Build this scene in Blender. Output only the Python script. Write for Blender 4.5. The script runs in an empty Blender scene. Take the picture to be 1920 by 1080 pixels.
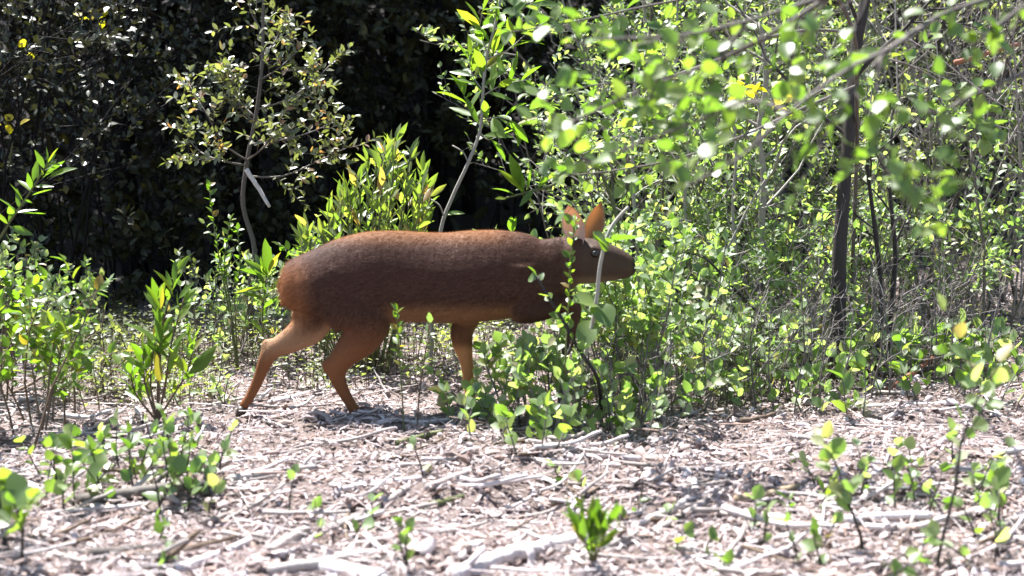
import bpy, math, random
import numpy as np
from mathutils import Vector, Matrix

scene = bpy.context.scene
col = scene.collection

# ---------------------------------------------------------------- camera, sky, sun, exposure
FPX = 2317.0                       # focal length in photograph pixels (1920 wide)
CAM_Z = 0.87
PITCH = math.atan(260.0 / FPX)
cam_d = bpy.data.cameras.new('trail_camera')
cam = bpy.data.objects.new('trail_camera', cam_d)
col.objects.link(cam)
cam.location = (0, 0, CAM_Z)
cam.rotation_euler = (math.radians(90) - PITCH, 0, 0)
cam_d.sensor_width = 36.0
cam_d.lens = 36.0 * FPX / 1920.0
cam_d.clip_start = 0.05
cam_d.clip_end = 400.0
cam_d.dof.use_dof = True
cam_d.dof.focus_distance = 4.9
cam_d.dof.aperture_fstop = 2.8
scene.camera = cam

SUN = Vector((-0.28, 0.33, 0.90)).normalized()      # direction towards the sun
EL = math.asin(SUN.z)
AZ = math.atan2(SUN.x, SUN.y)
world = bpy.data.worlds.new('World')
scene.world = world
world.use_nodes = True
wn = world.node_tree
for n in list(wn.nodes):
    wn.nodes.remove(n)
sky = wn.nodes.new('ShaderNodeTexSky')
sky.sky_type = 'NISHITA'
sky.sun_disc = False
sky.sun_elevation = EL
sky.sun_rotation = AZ % (2 * math.pi)
bg = wn.nodes.new('ShaderNodeBackground')
bg.inputs['Strength'].default_value = 0.068
wo = wn.nodes.new('ShaderNodeOutputWorld')
wn.links.new(sky.outputs[0], bg.inputs['Color'])
wn.links.new(bg.outputs[0], wo.inputs['Surface'])
sun_d = bpy.data.lights.new('sun', 'SUN')
sun_d.energy = 5.0
sun_d.angle = math.radians(0.55)
sun_d.color = (1.0, 0.98, 0.965)
sun_o = bpy.data.objects.new('sun', sun_d)
col.objects.link(sun_o)
sun_o.rotation_euler = (-SUN).to_track_quat('-Z', 'Y').to_euler()
sun_o.location = (-4, 6, 12)
scene.view_settings.view_transform = 'Standard'
scene.view_settings.look = 'None'
scene.view_settings.gamma = 1.0
scene.view_settings.use_curve_mapping = False
scene.view_settings.exposure = 2.15
scene.render.engine = 'CYCLES'
scene.cycles.max_bounces = 8
scene.cycles.transparent_max_bounces = 4
scene.cycles.sample_clamp_indirect = 6.0

# ---------------------------------------------------------------- helpers
CF = Vector((0, math.cos(PITCH), -math.sin(PITCH)))
CU = Vector((0, math.sin(PITCH), math.cos(PITCH)))
def ray(px, py):
    return CF + Vector((1, 0, 0)) * ((px - 960.0) / FPX) + CU * (-(py - 540.0) / FPX)
def U(px, py, d):                  # the point of the place seen at a photograph pixel, at a distance of d metres
    r = ray(px, py)
    return Vector((0, 0, CAM_Z)) + r * (d / r.y)
def proj(v):
    r = v - Vector((0, 0, CAM_Z))
    w = max(r.dot(CF), 1e-4)
    return 960 + FPX * r.x / w, 540 - FPX * r.dot(CU) / w, w

_r = np.random.RandomState(5)
_W = []
for lam, amp, n in ((1.6, .016, 4), (.7, .010, 5), (.33, .007, 6), (.16, .004, 7), (.09, .0025, 7)):
    for i in range(n):
        a = _r.uniform(0, 6.28)
        k = 6.283 / (lam * _r.uniform(.75, 1.3))
        _W.append((k * math.cos(a), k * math.sin(a), _r.uniform(0, 6.28), amp))
def H(x, y):                       # height of the ground
    x = np.asarray(x, float); y = np.asarray(y, float)
    z = np.zeros(np.broadcast(x, y).shape)
    for kx, ky, p, a in _W:
        z = z + a * .6 * np.sin(kx * x + ky * y + p)
    z = z + .035 * np.exp(-(((x + .125) / .16) ** 2 + ((y - 4.0) / .14) ** 2))
    t = np.clip((y - 8.5) / 14.0, 0, 1)
    z = z + 8.5 * t * t * (3 - 2 * t)
    z = z + .05 * np.clip(x, -3, 3) * np.clip((y - 4.5) / 3, 0, 1)
    return z
def Hs(x, y):
    return float(H(x, y))
def G(px, py):                     # where a photograph pixel meets the ground
    r = ray(px, py)
    o = Vector((0, 0, CAM_Z))
    t = .5
    while t < 12:
        p = o + r * t
        if p.z <= Hs(p.x, p.y):
            break
        t += .02
    return o + r * t

def mesh_np(name, V, F, mats, attr=None, mat_idx=None, smooth=False):
    """V (n,3); F list of arrays of tris (m,3) / quads (m,4)."""
    V = np.asarray(V, np.float32).reshape(-1, 3)
    me = bpy.data.meshes.new(name)
    me.vertices.add(len(V))
    me.vertices.foreach_set('co', V.ravel())
    loops = np.concatenate([np.asarray(f, np.int32).ravel() for f in F])
    cnt = np.concatenate([np.full(len(f), np.asarray(f).shape[1], np.int32) for f in F])
    me.loops.add(len(loops))
    me.loops.foreach_set('vertex_index', loops)
    me.polygons.add(len(cnt))
    me.polygons.foreach_set('loop_start', np.concatenate([[0], np.cumsum(cnt)[:-1]]).astype(np.int32))
    me.polygons.foreach_set('loop_total', cnt)
    if smooth:
        me.polygons.foreach_set('use_smooth', np.ones(len(cnt), bool))
    for m in (mats if isinstance(mats, (list, tuple)) else [mats]):
        me.materials.append(m)
    me.update(calc_edges=True)
    if attr is not None:
        a = me.color_attributes.new('coat', 'FLOAT_COLOR', 'POINT')
        c = np.ones((len(V), 4), np.float32)
        c[:, :3] = attr
        a.data.foreach_set('color', c.ravel())
    return me

def link(name, me, parent=None, loc=None):
    o = bpy.data.objects.new(name, me)
    col.objects.link(o)
    if parent is not None:
        o.parent = parent
    if loc is not None:
        o.location = loc
    return o
def tag(o, label=None, cat=None, group=None, kind=None):
    if label: o['label'] = label
    if cat: o['category'] = cat
    if group: o['group'] = group
    if kind: o['kind'] = kind
    return o
def empty(name, loc, label, cat, group=None):
    o = bpy.data.objects.new(name, None)
    o.empty_display_size = .05
    col.objects.link(o)
    o.location = loc
    return tag(o, label, cat, group)

class MB:                          # collects tubes and pieces into one mesh
    def __init__(s):
        s.V = []; s.T = []; s.Q = []; s.n = 0
    def add(s, V, T=(), Q=()):
        V = np.asarray(V, float).reshape(-1, 3)
        s.V.append(V)
        if len(T): s.T.append(np.asarray(T, int) + s.n)
        if len(Q): s.Q.append(np.asarray(Q, int) + s.n)
        s.n += len(V)
    def tube(s, P, R, k=6, cap=True, wob=0, rng=None):
        P = np.asarray([tuple(p) for p in P], float); n = len(P)
        R = np.broadcast_to(np.asarray(R, float), (n,))
        T = np.gradient(P, axis=0)
        T /= np.linalg.norm(T, axis=1)[:, None] + 1e-9
        ref = np.array([0, 0, 1.0]) if abs(T[:, 2]).mean() < .8 else np.array([1.0, 0, 0])
        A = np.cross(T, ref); A /= np.linalg.norm(A, axis=1)[:, None] + 1e-9
        B = np.cross(T, A)
        th = np.arange(k) * 2 * math.pi / k
        rr = R[:, None] * np.ones((n, k))
        if wob and rng is not None:
            rr = rr * (1 + wob * (rng.rand(n, k) - .5))
        V = P[:, None, :] + rr[..., None] * (np.cos(th)[None, :, None] * A[:, None, :] + np.sin(th)[None, :, None] * B[:, None, :])
        Q = []
        for i in range(n - 1):
            for j in range(k):
                Q.append((i * k + j, i * k + (j + 1) % k, (i + 1) * k + (j + 1) % k, (i + 1) * k + j))
        V = V.reshape(-1, 3); Tt = []
        if cap:
            b = len(V); V = np.vstack([V, P[0], P[-1]])
            for j in range(k):
                Tt.append((b, (j + 1) % k, j)); Tt.append((b + 1, (n - 1) * k + j, (n - 1) * k + (j + 1) % k))
        s.add(V, Tt, Q)
    def mesh(s, name, mats, smooth=True):
        F = []
        if s.T: F.append(np.vstack(s.T))
        if s.Q: F.append(np.vstack(s.Q))
        return mesh_np(name, np.vstack(s.V), F, mats, smooth=smooth)
    def build(s, name, mats, parent=None, smooth=True, origin=None):
        if origin is not None:
            s.V = [v - np.array(origin) for v in s.V]
        return link(name, s.mesh(name, mats, smooth), parent)

# ---------------------------------------------------------------- materials
def new_mat(name):
    m = bpy.data.materials.new(name); m.use_nodes = True
    nt = m.node_tree
    for n in list(nt.nodes): nt.nodes.remove(n)
    return m, nt, nt.nodes.new('ShaderNodeOutputMaterial')
def ramp(nt, stops, fac):
    r = nt.nodes.new('ShaderNodeValToRGB')
    e = r.color_ramp.elements
    while len(e) < len(stops): e.new(.5)
    for i, (p, c) in enumerate(stops):
        e[i].position = p; e[i].color = (*c, 1)
    nt.links.new(fac, r.inputs[0])
    return r.outputs[0]
def math_n(nt, op, a, b=None):
    n = nt.nodes.new('ShaderNodeMath'); n.operation = op
    for i, v in enumerate((a, b)):
        if v is None: continue
        if isinstance(v, (int, float)): n.inputs[i].default_value = v
        else: nt.links.new(v, n.inputs[i])
    return n.outputs[0]
def rand_fac(nt):                  # one random value per separate piece, the same in joined meshes and single objects
    g = nt.nodes.new('ShaderNodeNewGeometry'); o = nt.nodes.new('ShaderNodeObjectInfo')
    return math_n(nt, 'FRACT', math_n(nt, 'ADD', g.outputs['Random Per Island'], o.outputs['Random']))
def noise(nt, scale, detail=3, rough=.6, vec=None):
    n = nt.nodes.new('ShaderNodeTexNoise')
    n.inputs['Scale'].default_value = scale; n.inputs['Detail'].default_value = detail; n.inputs['Roughness'].default_value = rough
    if vec is not None: nt.links.new(vec, n.inputs['Vector'])
    return n.outputs[0]
def mixc(nt, fac, a, b, mode='MIX'):
    n = nt.nodes.new('ShaderNodeMix'); n.data_type = 'RGBA'; n.blend_type = mode
    for i, v in ((0, fac), (6, a), (7, b)):
        if isinstance(v, (int, float)): n.inputs[i].default_value = v
        elif isinstance(v, tuple): n.inputs[i].default_value = (*v, 1)
        else: nt.links.new(v, n.inputs[i])
    return n.outputs[2]
def bump(nt, h, strength, dist=.01):
    b = nt.nodes.new('ShaderNodeBump'); b.inputs['Strength'].default_value = strength; b.inputs['Distance'].default_value = dist
    nt.links.new(h, b.inputs['Height']); return b.outputs[0]

def leaf_mat(name, stops, tstops=None, trans=.42, rough=.38, spec=.5):
    m, nt, out = new_mat(name)
    f = rand_fac(nt)
    tc = nt.nodes.new('ShaderNodeTexCoord')
    c = ramp(nt, stops, f)
    c = mixc(nt, math_n(nt, 'MULTIPLY', noise(nt, 60, 2, .6, tc.outputs['Object']), .45), c, (.10, .085, .03))
    p = nt.nodes.new('ShaderNodeBsdfPrincipled')
    p.inputs['Roughness'].default_value = rough
    p.inputs['Specular IOR Level'].default_value = spec
    nt.links.new(c, p.inputs['Base Color'])
    if tstops is None:
        tstops = [(q, (min(1, k[0] * 2.3 + .02), min(1, k[1] * 2.5), k[2] * .8)) for q, k in stops]
    t = nt.nodes.new('ShaderNodeBsdfTranslucent')
    nt.links.new(ramp(nt, tstops, f), t.inputs['Color'])
    x = nt.nodes.new('ShaderNodeMixShader'); x.inputs[0].default_value = trans
    nt.links.new(p.outputs[0], x.inputs[1]); nt.links.new(t.outputs[0], x.inputs[2])
    nt.links.new(x.outputs[0], out.inputs[0])
    return m
def wood_mat(name, stops, rough=.75, scale=1.0, bstr=.5, per_piece=.6, spec=.3):
    m, nt, out = new_mat(name)
    tc = nt.nodes.new('ShaderNodeTexCoord')
    n1 = noise(nt, 9 * scale, 5, .65, tc.outputs['Object']); n2 = noise(nt, 70 * scale, 4, .7, tc.outputs['Object'])
    f = math_n(nt, 'ADD', math_n(nt, 'MULTIPLY', rand_fac(nt), per_piece), math_n(nt, 'MULTIPLY', math_n(nt, 'ADD', n1, n2), (1 - per_piece) * .5))
    p = nt.nodes.new('ShaderNodeBsdfPrincipled')
    nt.links.new(ramp(nt, stops, f), p.inputs['Base Color'])
    p.inputs['Roughness'].default_value = rough; p.inputs['Specular IOR Level'].default_value = spec
    nt.links.new(bump(nt, n2, bstr, .004), p.inputs['Normal'])
    nt.links.new(p.outputs[0], out.inputs[0])
    return m

M = {}
# leaves: glossy faces, yellow-green light through the blade
M['round'] = leaf_mat('round_leaf', [(0, (.05, .11, .02)), (.5, (.08, .15, .03)), (1, (.14, .20, .05))], trans=.46, rough=.42, spec=1.0)
M['small'] = leaf_mat('small_leaf', [(0, (.09, .155, .07)), (.5, (.15, .225, .11)), (.8, (.22, .275, .165)), (1, (.30, .31, .23))], trans=.5, rough=.56, spec=1.0)
M['grey'] = leaf_mat('greygreen_leaf', [(0, (.09, .12, .06)), (.5, (.14, .17, .09)), (1, (.22, .235, .15))], trans=.42, rough=.56, spec=1.0)
M['soft'] = leaf_mat('soft_pale_leaf', [(0, (.085, .155, .055)), (.4, (.14, .22, .10)), (.8, (.21, .27, .165)), (.95, (.29, .31, .20)), (1, (.20, .15, .08))], trans=.48, rough=.56, spec=1.0)
M['lancepale'] = leaf_mat('pale_lance_leaf', [(0, (.06, .11, .03)), (.5, (.11, .165, .04)), (.86, (.17, .20, .06)), (.95, (.22, .20, .07)), (1, (.26, .14, .07))], trans=.5, rough=.45, spec=.9)
M['lance'] = leaf_mat('lance_leaf', [(0, (.05, .105, .015)), (.6, (.08, .16, .02)), (.93, (.13, .18, .025)), (1, (.18, .12, .03))], trans=.5, rough=.38, spec=.6)
M['dark'] = leaf_mat('shade_dark_leaf', [(0, (.005, .008, .004)), (.7, (.008, .014, .006)), (.97, (.016, .024, .008)), (1, (.05, .055, .016))], trans=.1, rough=.45, spec=.25)  # near-black leaf colour carries the deep forest shade
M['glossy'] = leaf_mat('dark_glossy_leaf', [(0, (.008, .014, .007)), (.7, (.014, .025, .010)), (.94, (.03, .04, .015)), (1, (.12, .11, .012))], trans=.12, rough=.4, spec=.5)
M['red'] = leaf_mat('reddish_leaf', [(0, (.06, .08, .04)), (.55, (.11, .13, .07)), (.84, (.17, .18, .11)), (1, (.28, .13, .09))], trans=.32, rough=.42, spec=1.0)
M['yellow'] = leaf_mat('yellow_petal', [(0, (.55, .42, .02)), (1, (.7, .55, .03))], trans=.35, rough=.5)
M['dry'] = leaf_mat('dry_leaf', [(0, (.12, .065, .035)), (.6, (.2, .12, .07)), (1, (.33, .2, .1))], trans=.2, rough=.6, spec=.2)
# wood
M['shadebark'] = wood_mat('shade_black_bark', [(0, (.006, .005, .005)), (.6, (.012, .010, .010)), (1, (.028, .025, .024))], per_piece=.3, spec=.08)  # bark darkened to look unlit in the forest shade
M['shrubstem'] = wood_mat('grey_brown_stem', [(0, (.05, .042, .038)), (.5, (.125, .11, .102)), (1, (.26, .24, .23))], per_piece=.4)
M['bark'] = wood_mat('grey_bark', [(0, (.045, .036, .03)), (.5, (.10, .085, .075)), (1, (.21, .185, .165))], per_piece=.25)
M['darkbark'] = wood_mat('dark_bark', [(0, (.014, .011, .010)), (.5, (.028, .023, .021)), (1, (.07, .06, .057))], per_piece=.2)
M['twig'] = wood_mat('brown_twig', [(0, (.05, .03, .02)), (.5, (.11, .075, .05)), (1, (.2, .155, .12))], per_piece=.4)
M['pale'] = wood_mat('bleached_wood', [(.2, (.16, .125, .115)), (.42, (.44, .39, .385)), (.75, (.66, .62, .62))], per_piece=.15, bstr=.8)
M['stick'] = wood_mat('dry_stick', [(0, (.13, .10, .085)), (.5, (.31, .27, .25)), (1, (.50, .455, .435))], per_piece=.4, bstr=.8)
M['tan'] = wood_mat('tan_stick', [(0, (.12, .08, .045)), (.5, (.25, .18, .11)), (1, (.36, .28, .2))], per_piece=.3)
M['greystem'] = wood_mat('pale_stem', [(0, (.12, .105, .085)), (.5, (.25, .23, .2)), (1, (.4, .38, .35))], per_piece=.2)
M['greenstem'] = wood_mat('green_stem', [(0, (.05, .06, .025)), (.5, (.10, .11, .04)), (1, (.18, .17, .08))], per_piece=.3)
M['redwood'] = wood_mat('reddish_wood', [(0, (.13, .05, .03)), (.5, (.25, .10, .06)), (1, (.36, .17, .11))], per_piece=.2)
M['litter'] = wood_mat('wood_litter', [(0, (.09, .056, .045)), (.15, (.24, .165, .138)), (.4, (.33, .265, .252)), (.75, (.43, .37, .362)), (1, (.60, .545, .545))], per_piece=.82, bstr=.3)
def ground_mat():
    m, nt, out = new_mat('forest_soil')
    tc = nt.nodes.new('ShaderNodeTexCoord')
    a = noise(nt, 14, 6, .7, tc.outputs['Object']); b = noise(nt, 120, 4, .7, tc.outputs['Object'])
    f = math_n(nt, 'MULTIPLY', math_n(nt, 'ADD', a, b), .5)
    p = nt.nodes.new('ShaderNodeBsdfPrincipled'); p.inputs['Roughness'].default_value = .9
    sx = nt.nodes.new('ShaderNodeSeparateXYZ'); nt.links.new(tc.outputs['Object'], sx.inputs[0])
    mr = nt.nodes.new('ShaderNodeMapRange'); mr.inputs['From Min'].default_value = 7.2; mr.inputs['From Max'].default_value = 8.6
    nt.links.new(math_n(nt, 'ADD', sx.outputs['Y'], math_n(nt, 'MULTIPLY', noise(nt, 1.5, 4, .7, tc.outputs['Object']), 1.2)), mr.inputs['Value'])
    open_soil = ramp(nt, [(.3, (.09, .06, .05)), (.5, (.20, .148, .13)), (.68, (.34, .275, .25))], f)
    shade_humus = ramp(nt, [(.3, (.008, .006, .004)), (.5, (.018, .013, .009)), (.68, (.035, .026, .018))], f)   # leaf mould, blackened to carry the forest shade
    nt.links.new(mixc(nt, mr.outputs[0], open_soil, shade_humus), p.inputs['Base Color'])
    nt.links.new(bump(nt, b, 1, .02), p.inputs['Normal'])
    nt.links.new(p.outputs[0], out.inputs[0])
    return m
M['ground'] = ground_mat()

# ---------------------------------------------------------------- ground
def axis(lo, hi, a, b, fine, grow=1.28):
    mid = list(np.arange(a, b + 1e-6, fine)); s = fine; L = []; x = a
    while x > lo: s *= grow; x -= s; L.append(x)
    s = fine; x = b; R = []
    while x < hi: s *= grow; x += s; R.append(x)
    return np.array(L[::-1] + mid + R)
gx = axis(-90, 90, -2.2, 2.6, .03); gy = axis(-40, 150, 2.2, 7.0, .03)
X, Y = np.meshgrid(gx, gy)
Z = H(X, Y)
nx, ny = len(gx), len(gy)
I = np.arange(nx * ny).reshape(ny, nx)
gq = np.stack([I[:-1, :-1], I[:-1, 1:], I[1:, 1:], I[1:, :-1]], -1).reshape(-1, 4)
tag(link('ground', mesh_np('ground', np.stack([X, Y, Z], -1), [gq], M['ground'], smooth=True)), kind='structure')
# ---------------------------------------------------------------- leaves
def outline(shape, n=5):
    t = np.linspace(0, 1, n + 2)[1:-1]
    if shape == 'round':   w = .80 * np.sin(np.pi * t ** .85) ** .75
    elif shape == 'ovate': w = .56 * np.sin(np.pi * t ** .8) ** .9
    elif shape == 'lance': w = .29 * np.sin(np.pi * t ** .85) ** .9
    else:                  w = .50 * np.sin(np.pi * t ** .8)
    return t, w / 2
def leaf_template(shape, rng, n=5, fold=.16, curl=.2):
    """blade along +y, folded at the midrib, with a short stalk"""
    t, w = outline(shape, n)
    c = curl * rng.uniform(-.4, 1.3)
    z = lambda u: -c * u * u
    V = [(0, -.10, 0), (0, 0, 0), (0, 1, z(1))]
    for u, ww in zip(t, w):
        V += [(-ww * rng.uniform(.88, 1.1), u, z(u) + fold * ww * 2 + rng.uniform(-.015, .015)), (0, u, z(u)), (ww * rng.uniform(.88, 1.1), u, z(u) + fold * ww * 2 + rng.uniform(-.015, .015))]
    T = [(1, 4, 3), (1, 5, 4)]; Q = []
    for i in range(len(t) - 1):
        a = 3 + 3 * i
        Q += [(a, a + 1, a + 4, a + 3), (a + 1, a + 2, a + 5, a + 4)]
    a = 3 + 3 * (len(t) - 1)
    T += [(a, a + 1, 2), (a + 1, a + 2, 2)]
    b = len(V); V += [(.012, -.10, 0), (.012, .02, 0), (-.012, .02, 0)]
    Q += [(0, b, b + 1, b + 2)]
    return np.array(V, float), np.array(T), np.array(Q)
def leaf_simple(shape):
    w = {'round': .40, 'ovate': .28, 'lance': .125, 'small': .25}[shape]
    V = np.array([(0, 0, 0), (w * .85, .35, .05), (w * .75, .7, .02), (0, 1, -.08), (-w * .75, .7, .02), (-w * .85, .35, .05), (0, .5, -.03)], float)
    T = np.array([(0, 1, 6), (1, 2, 6), (2, 3, 6), (3, 4, 6), (4, 5, 6), (5, 0, 6)])
    return V, T
LEAF_MESH = {}
def leaf_meshes(shape, mat):
    k = (shape, mat)
    if k not in LEAF_MESH:
        rng = np.random.RandomState(hash(shape) % 1000 if False else len(LEAF_MESH) + 3)
        L = []
        for i in range(5):
            V, T, Q = leaf_template(shape, rng, n=5 if shape != 'small' else 3)
            L.append(mesh_np('leaf', V, [T, Q], M[mat], smooth=True))
        LEAF_MESH[k] = L
    return LEAF_MESH[k]
def frames(D, N):
    D = D / (np.linalg.norm(D, axis=1)[:, None] + 1e-9)
    N = N - D * (N * D).sum(1)[:, None]
    N = N / (np.linalg.norm(N, axis=1)[:, None] + 1e-9)
    return np.cross(D, N), D, N
def join_leaves(name, P, D, N, S, shape, mat, parent, origin, Wd=None):
    if not len(P): return None
    P = np.asarray(P, float) - np.array(origin); A, B, C = frames(np.asarray(D, float), np.asarray(N, float))
    S = np.asarray(S, float)
    V0, T0 = leaf_simple(shape)
    V = P[:, None, :] + S[:, None, None] * (V0[None, :, 0, None] * A[:, None, :] + V0[None, :, 1, None] * B[:, None, :] + V0[None, :, 2, None] * C[:, None, :])
    T = (T0[None] + (np.arange(len(P)) * len(V0))[:, None, None]).reshape(-1, 3)
    o = link(name, mesh_np(name, V.reshape(-1, 3), [T], M[mat]), parent)
    o['kind'] = 'stuff'
    return o

def rv(rng, s=1.0):
    return Vector((rng.gauss(0, s), rng.gauss(0, s), rng.gauss(0, s)))
def wander(p, d, length, n, rng, wob=.12, up=0.0, droop=0.0):
    P = [p.copy()]; d = d.normalized()
    for i in range(n):
        d = (d + rv(rng, wob) + Vector((0, 0, up - droop * (i / n)))).normalized()
        P.append(P[-1] + d * (length / n))
    return P
def smooth_path(pts, k=4):
    pts = [Vector(p) for p in pts]
    if len(pts) < 3:
        return [pts[0].lerp(pts[-1], i / k) for i in range(k + 1)]
    out = []
    for i in range(len(pts) - 1):
        a = pts[max(i - 1, 0)]; b = pts[i]; c = pts[i + 1]; d = pts[min(i + 2, len(pts) - 1)]
        for j in range(k):
            t = j / k
            out.append(.5 * ((2 * b) + (c - a) * t + (2 * a - 5 * b + 4 * c - d) * t * t + (3 * b - a - 3 * c + d) * t ** 3))
    out.append(pts[-1])
    return out

class Plant:
    def __init__(s, name, label, cat, base, seed, leaf=('ovate', 'small'), size=(.02, .03), stem='twig', group=None, flat=.6, up=.35):
        s.root = empty(name, base, label, cat, group)
        s.o = Vector(base); s.rng = random.Random(seed); s.leaf = leaf; s.size = size; s.stem = stem
        s.flat = flat; s.up = up
        s.stems = []; s.L = []
        s.cur = None
    def begin(s, name='stem', mat=None):
        s.cur = MB(); s.stems.append((name, s.cur, mat or s.stem))
    def leaf_at(s, p, d, size=None):
        rng = s.rng
        n = Vector((rng.gauss(0, s.flat), rng.gauss(-.34, s.flat), 1))   # blades lean a little to the open clearing
        s.L.append((tuple(p), tuple(d), tuple(n), size or rng.uniform(*s.size)))
    def leafy(s, pts, n, t0=.15, out=.9, whorl=False):
        rng = s.rng; m = len(pts) - 1; az = rng.uniform(0, 6.28)
        for i in range(n):
            t = t0 + (1 - t0) * (i + rng.uniform(-.3, .3)) / max(n - 1, 1)
            t = min(max(t, 0), 1) * m; k = min(int(t), m - 1)
            p = pts[k].lerp(pts[k + 1], t - k); d = (pts[k + 1] - pts[k]).normalized()
            az += 2.4 if not whorl else 1.57
            a = d.orthogonal().normalized(); b = d.cross(a)
            r = a * math.cos(az) + b * math.sin(az)
            s.leaf_at(p, d * rng.uniform(.35, .8) + r * out + Vector((0, 0, s.up * rng.uniform(-.3, 1))))
        s.leaf_at(pts[-1], (pts[-1] - pts[-2]).normalized() + rv(rng, .3))
    def branch(s, p, d, length, r, level, nch=4, nleaf=6, ratio=.55, wob=.13, up=.05, droop=0, spread=.9, t0=.3, k=4, out=.9):
        pts = wander(p, d, length, 5 if level else 4, s.rng, wob, up, droop)
        s.cur.tube(pts, np.linspace(r, r * .45, len(pts)), k if r > .0035 else 3, cap=False)
        s.sprout(pts, length, r, level, nch, nleaf, ratio, wob, up, droop, spread, t0, out)
        return pts
    def sprout(s, pts, length, r, level, nch, nleaf, ratio=.55, wob=.13, up=.05, droop=0, spread=.9, t0=.3, out=.9):
        rng = s.rng
        if level <= 0:
            s.leafy(pts, nleaf, out=out); return
        m = len(pts) - 1
        for i in range(nch):
            t = (t0 + (1 - t0) * (i + rng.random()) / nch) * m
            kk = min(int(t), m - 1); q = pts[kk].lerp(pts[kk + 1], t - kk); dd = (pts[kk + 1] - pts[kk]).normalized()
            a = dd.orthogonal().normalized(); b = dd.cross(a); az = rng.uniform(0, 6.28)
            nd = dd * rng.uniform(.5, 1) + (a * math.cos(az) + b * math.sin(az)) * spread
            s.branch(q, nd, length * ratio * rng.uniform(.7, 1.25) * (1.15 - .5 * t / m), max(r * .5, .0012), level - 1, max(2, nch - 1), nleaf, ratio, wob, up, droop, spread, .25, 4, out)
        s.leafy(pts, max(2, nleaf // 2), t0=.6, out=out)
    def trace(s, pts, r0, r1, name='stem', mat=None, k=6, sm=4):
        s.begin(name, mat)
        P = smooth_path(pts, sm)
        s.cur.tube(P, np.linspace(r0, r1, len(P)), k)
        return P
    def finish(s, solo=60, keep=None, foliage='foliage', cut=None):
        for name, mb, mat in s.stems:
            if mb.n: mb.build(name, M[mat], s.root, origin=s.o)
        L = s.L
        if cut: L = [l for l in L if cut(l)]
        if keep and len(L) > keep:
            L = s.rng.sample(L, keep)
        if not L: return s.root
        sc = []
        for l in L:
            x, y, w = proj(Vector(l[0]))
            inn = -20 < x < 1940 and -20 < y < 1100
            sc.append((l[3] / w if inn else 0) * s.rng.uniform(.97, 1.03))
        order = np.argsort(sc)[::-1]
        big = [i for i in order[:solo] if sc[i] * FPX > 9]
        rest = [L[i] for i in sorted(set(range(len(L))) - set(big))]
        if big:
            ms = leaf_meshes(*s.leaf)
            A = [np.array([L[i][j] for i in big], float) for j in range(3)]
            a, b, c = frames(A[1], A[2])
            for q, i in enumerate(big):
                S = L[i][3]
                o = link('leaf', s.rng.choice(ms), s.root)
                wx = s.rng.uniform(.85, 1.1)
                mm = Matrix(((a[q][0] * S * wx, b[q][0] * S, c[q][0] * S, L[i][0][0] - s.o.x), (a[q][1] * S * wx, b[q][1] * S, c[q][1] * S, L[i][0][1] - s.o.y), (a[q][2] * S * wx, b[q][2] * S, c[q][2] * S, L[i][0][2] - s.o.z), (0, 0, 0, 1)))
                o.matrix_basis = mm
        if rest:
            join_leaves(foliage, [l[0] for l in rest], [l[1] for l in rest], [l[2] for l in rest], [l[3] for l in rest], s.leaf[0], s.leaf[1], s.root, tuple(s.o))
        return s.root

def shrub(name, label, cat, x, y, h, spread, nst, seed, leaf, size, stem='twig', solo=60, keep=None, levels=2, nch=5, nleaf=7, group=None, r=.01, base_r=.08, flat=.6, ratio=.42, lean=(0, 0), t0=.25, up=.35, cut=None, wob=.1):
    z = Hs(x, y)
    p = Plant(name, label, cat, (x, y, z), seed, leaf, size, stem, group, flat, up)
    rng = p.rng
    for i in range(nst):
        az = 6.283 * (i + rng.random()) / nst
        tilt = spread * rng.uniform(.25, 1)
        b = Vector((x + base_r * math.cos(az), y + base_r * math.sin(az), 0)); b.z = Hs(b.x, b.y) - .02
        d = Vector((math.cos(az) * tilt + lean[0], math.sin(az) * tilt + lean[1], 1))
        p.begin('stem')
        p.branch(b, d, h * rng.uniform(.75, 1.1), r * rng.uniform(.7, 1.1), levels, nch, nleaf, ratio, wob, .04, 0, .9, t0, 5)
    return p.finish(solo, keep, cut=cut)
def at(px, d):                     # ground x at a photograph column, d metres away
    return (px - 960) * d / FPX
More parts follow.
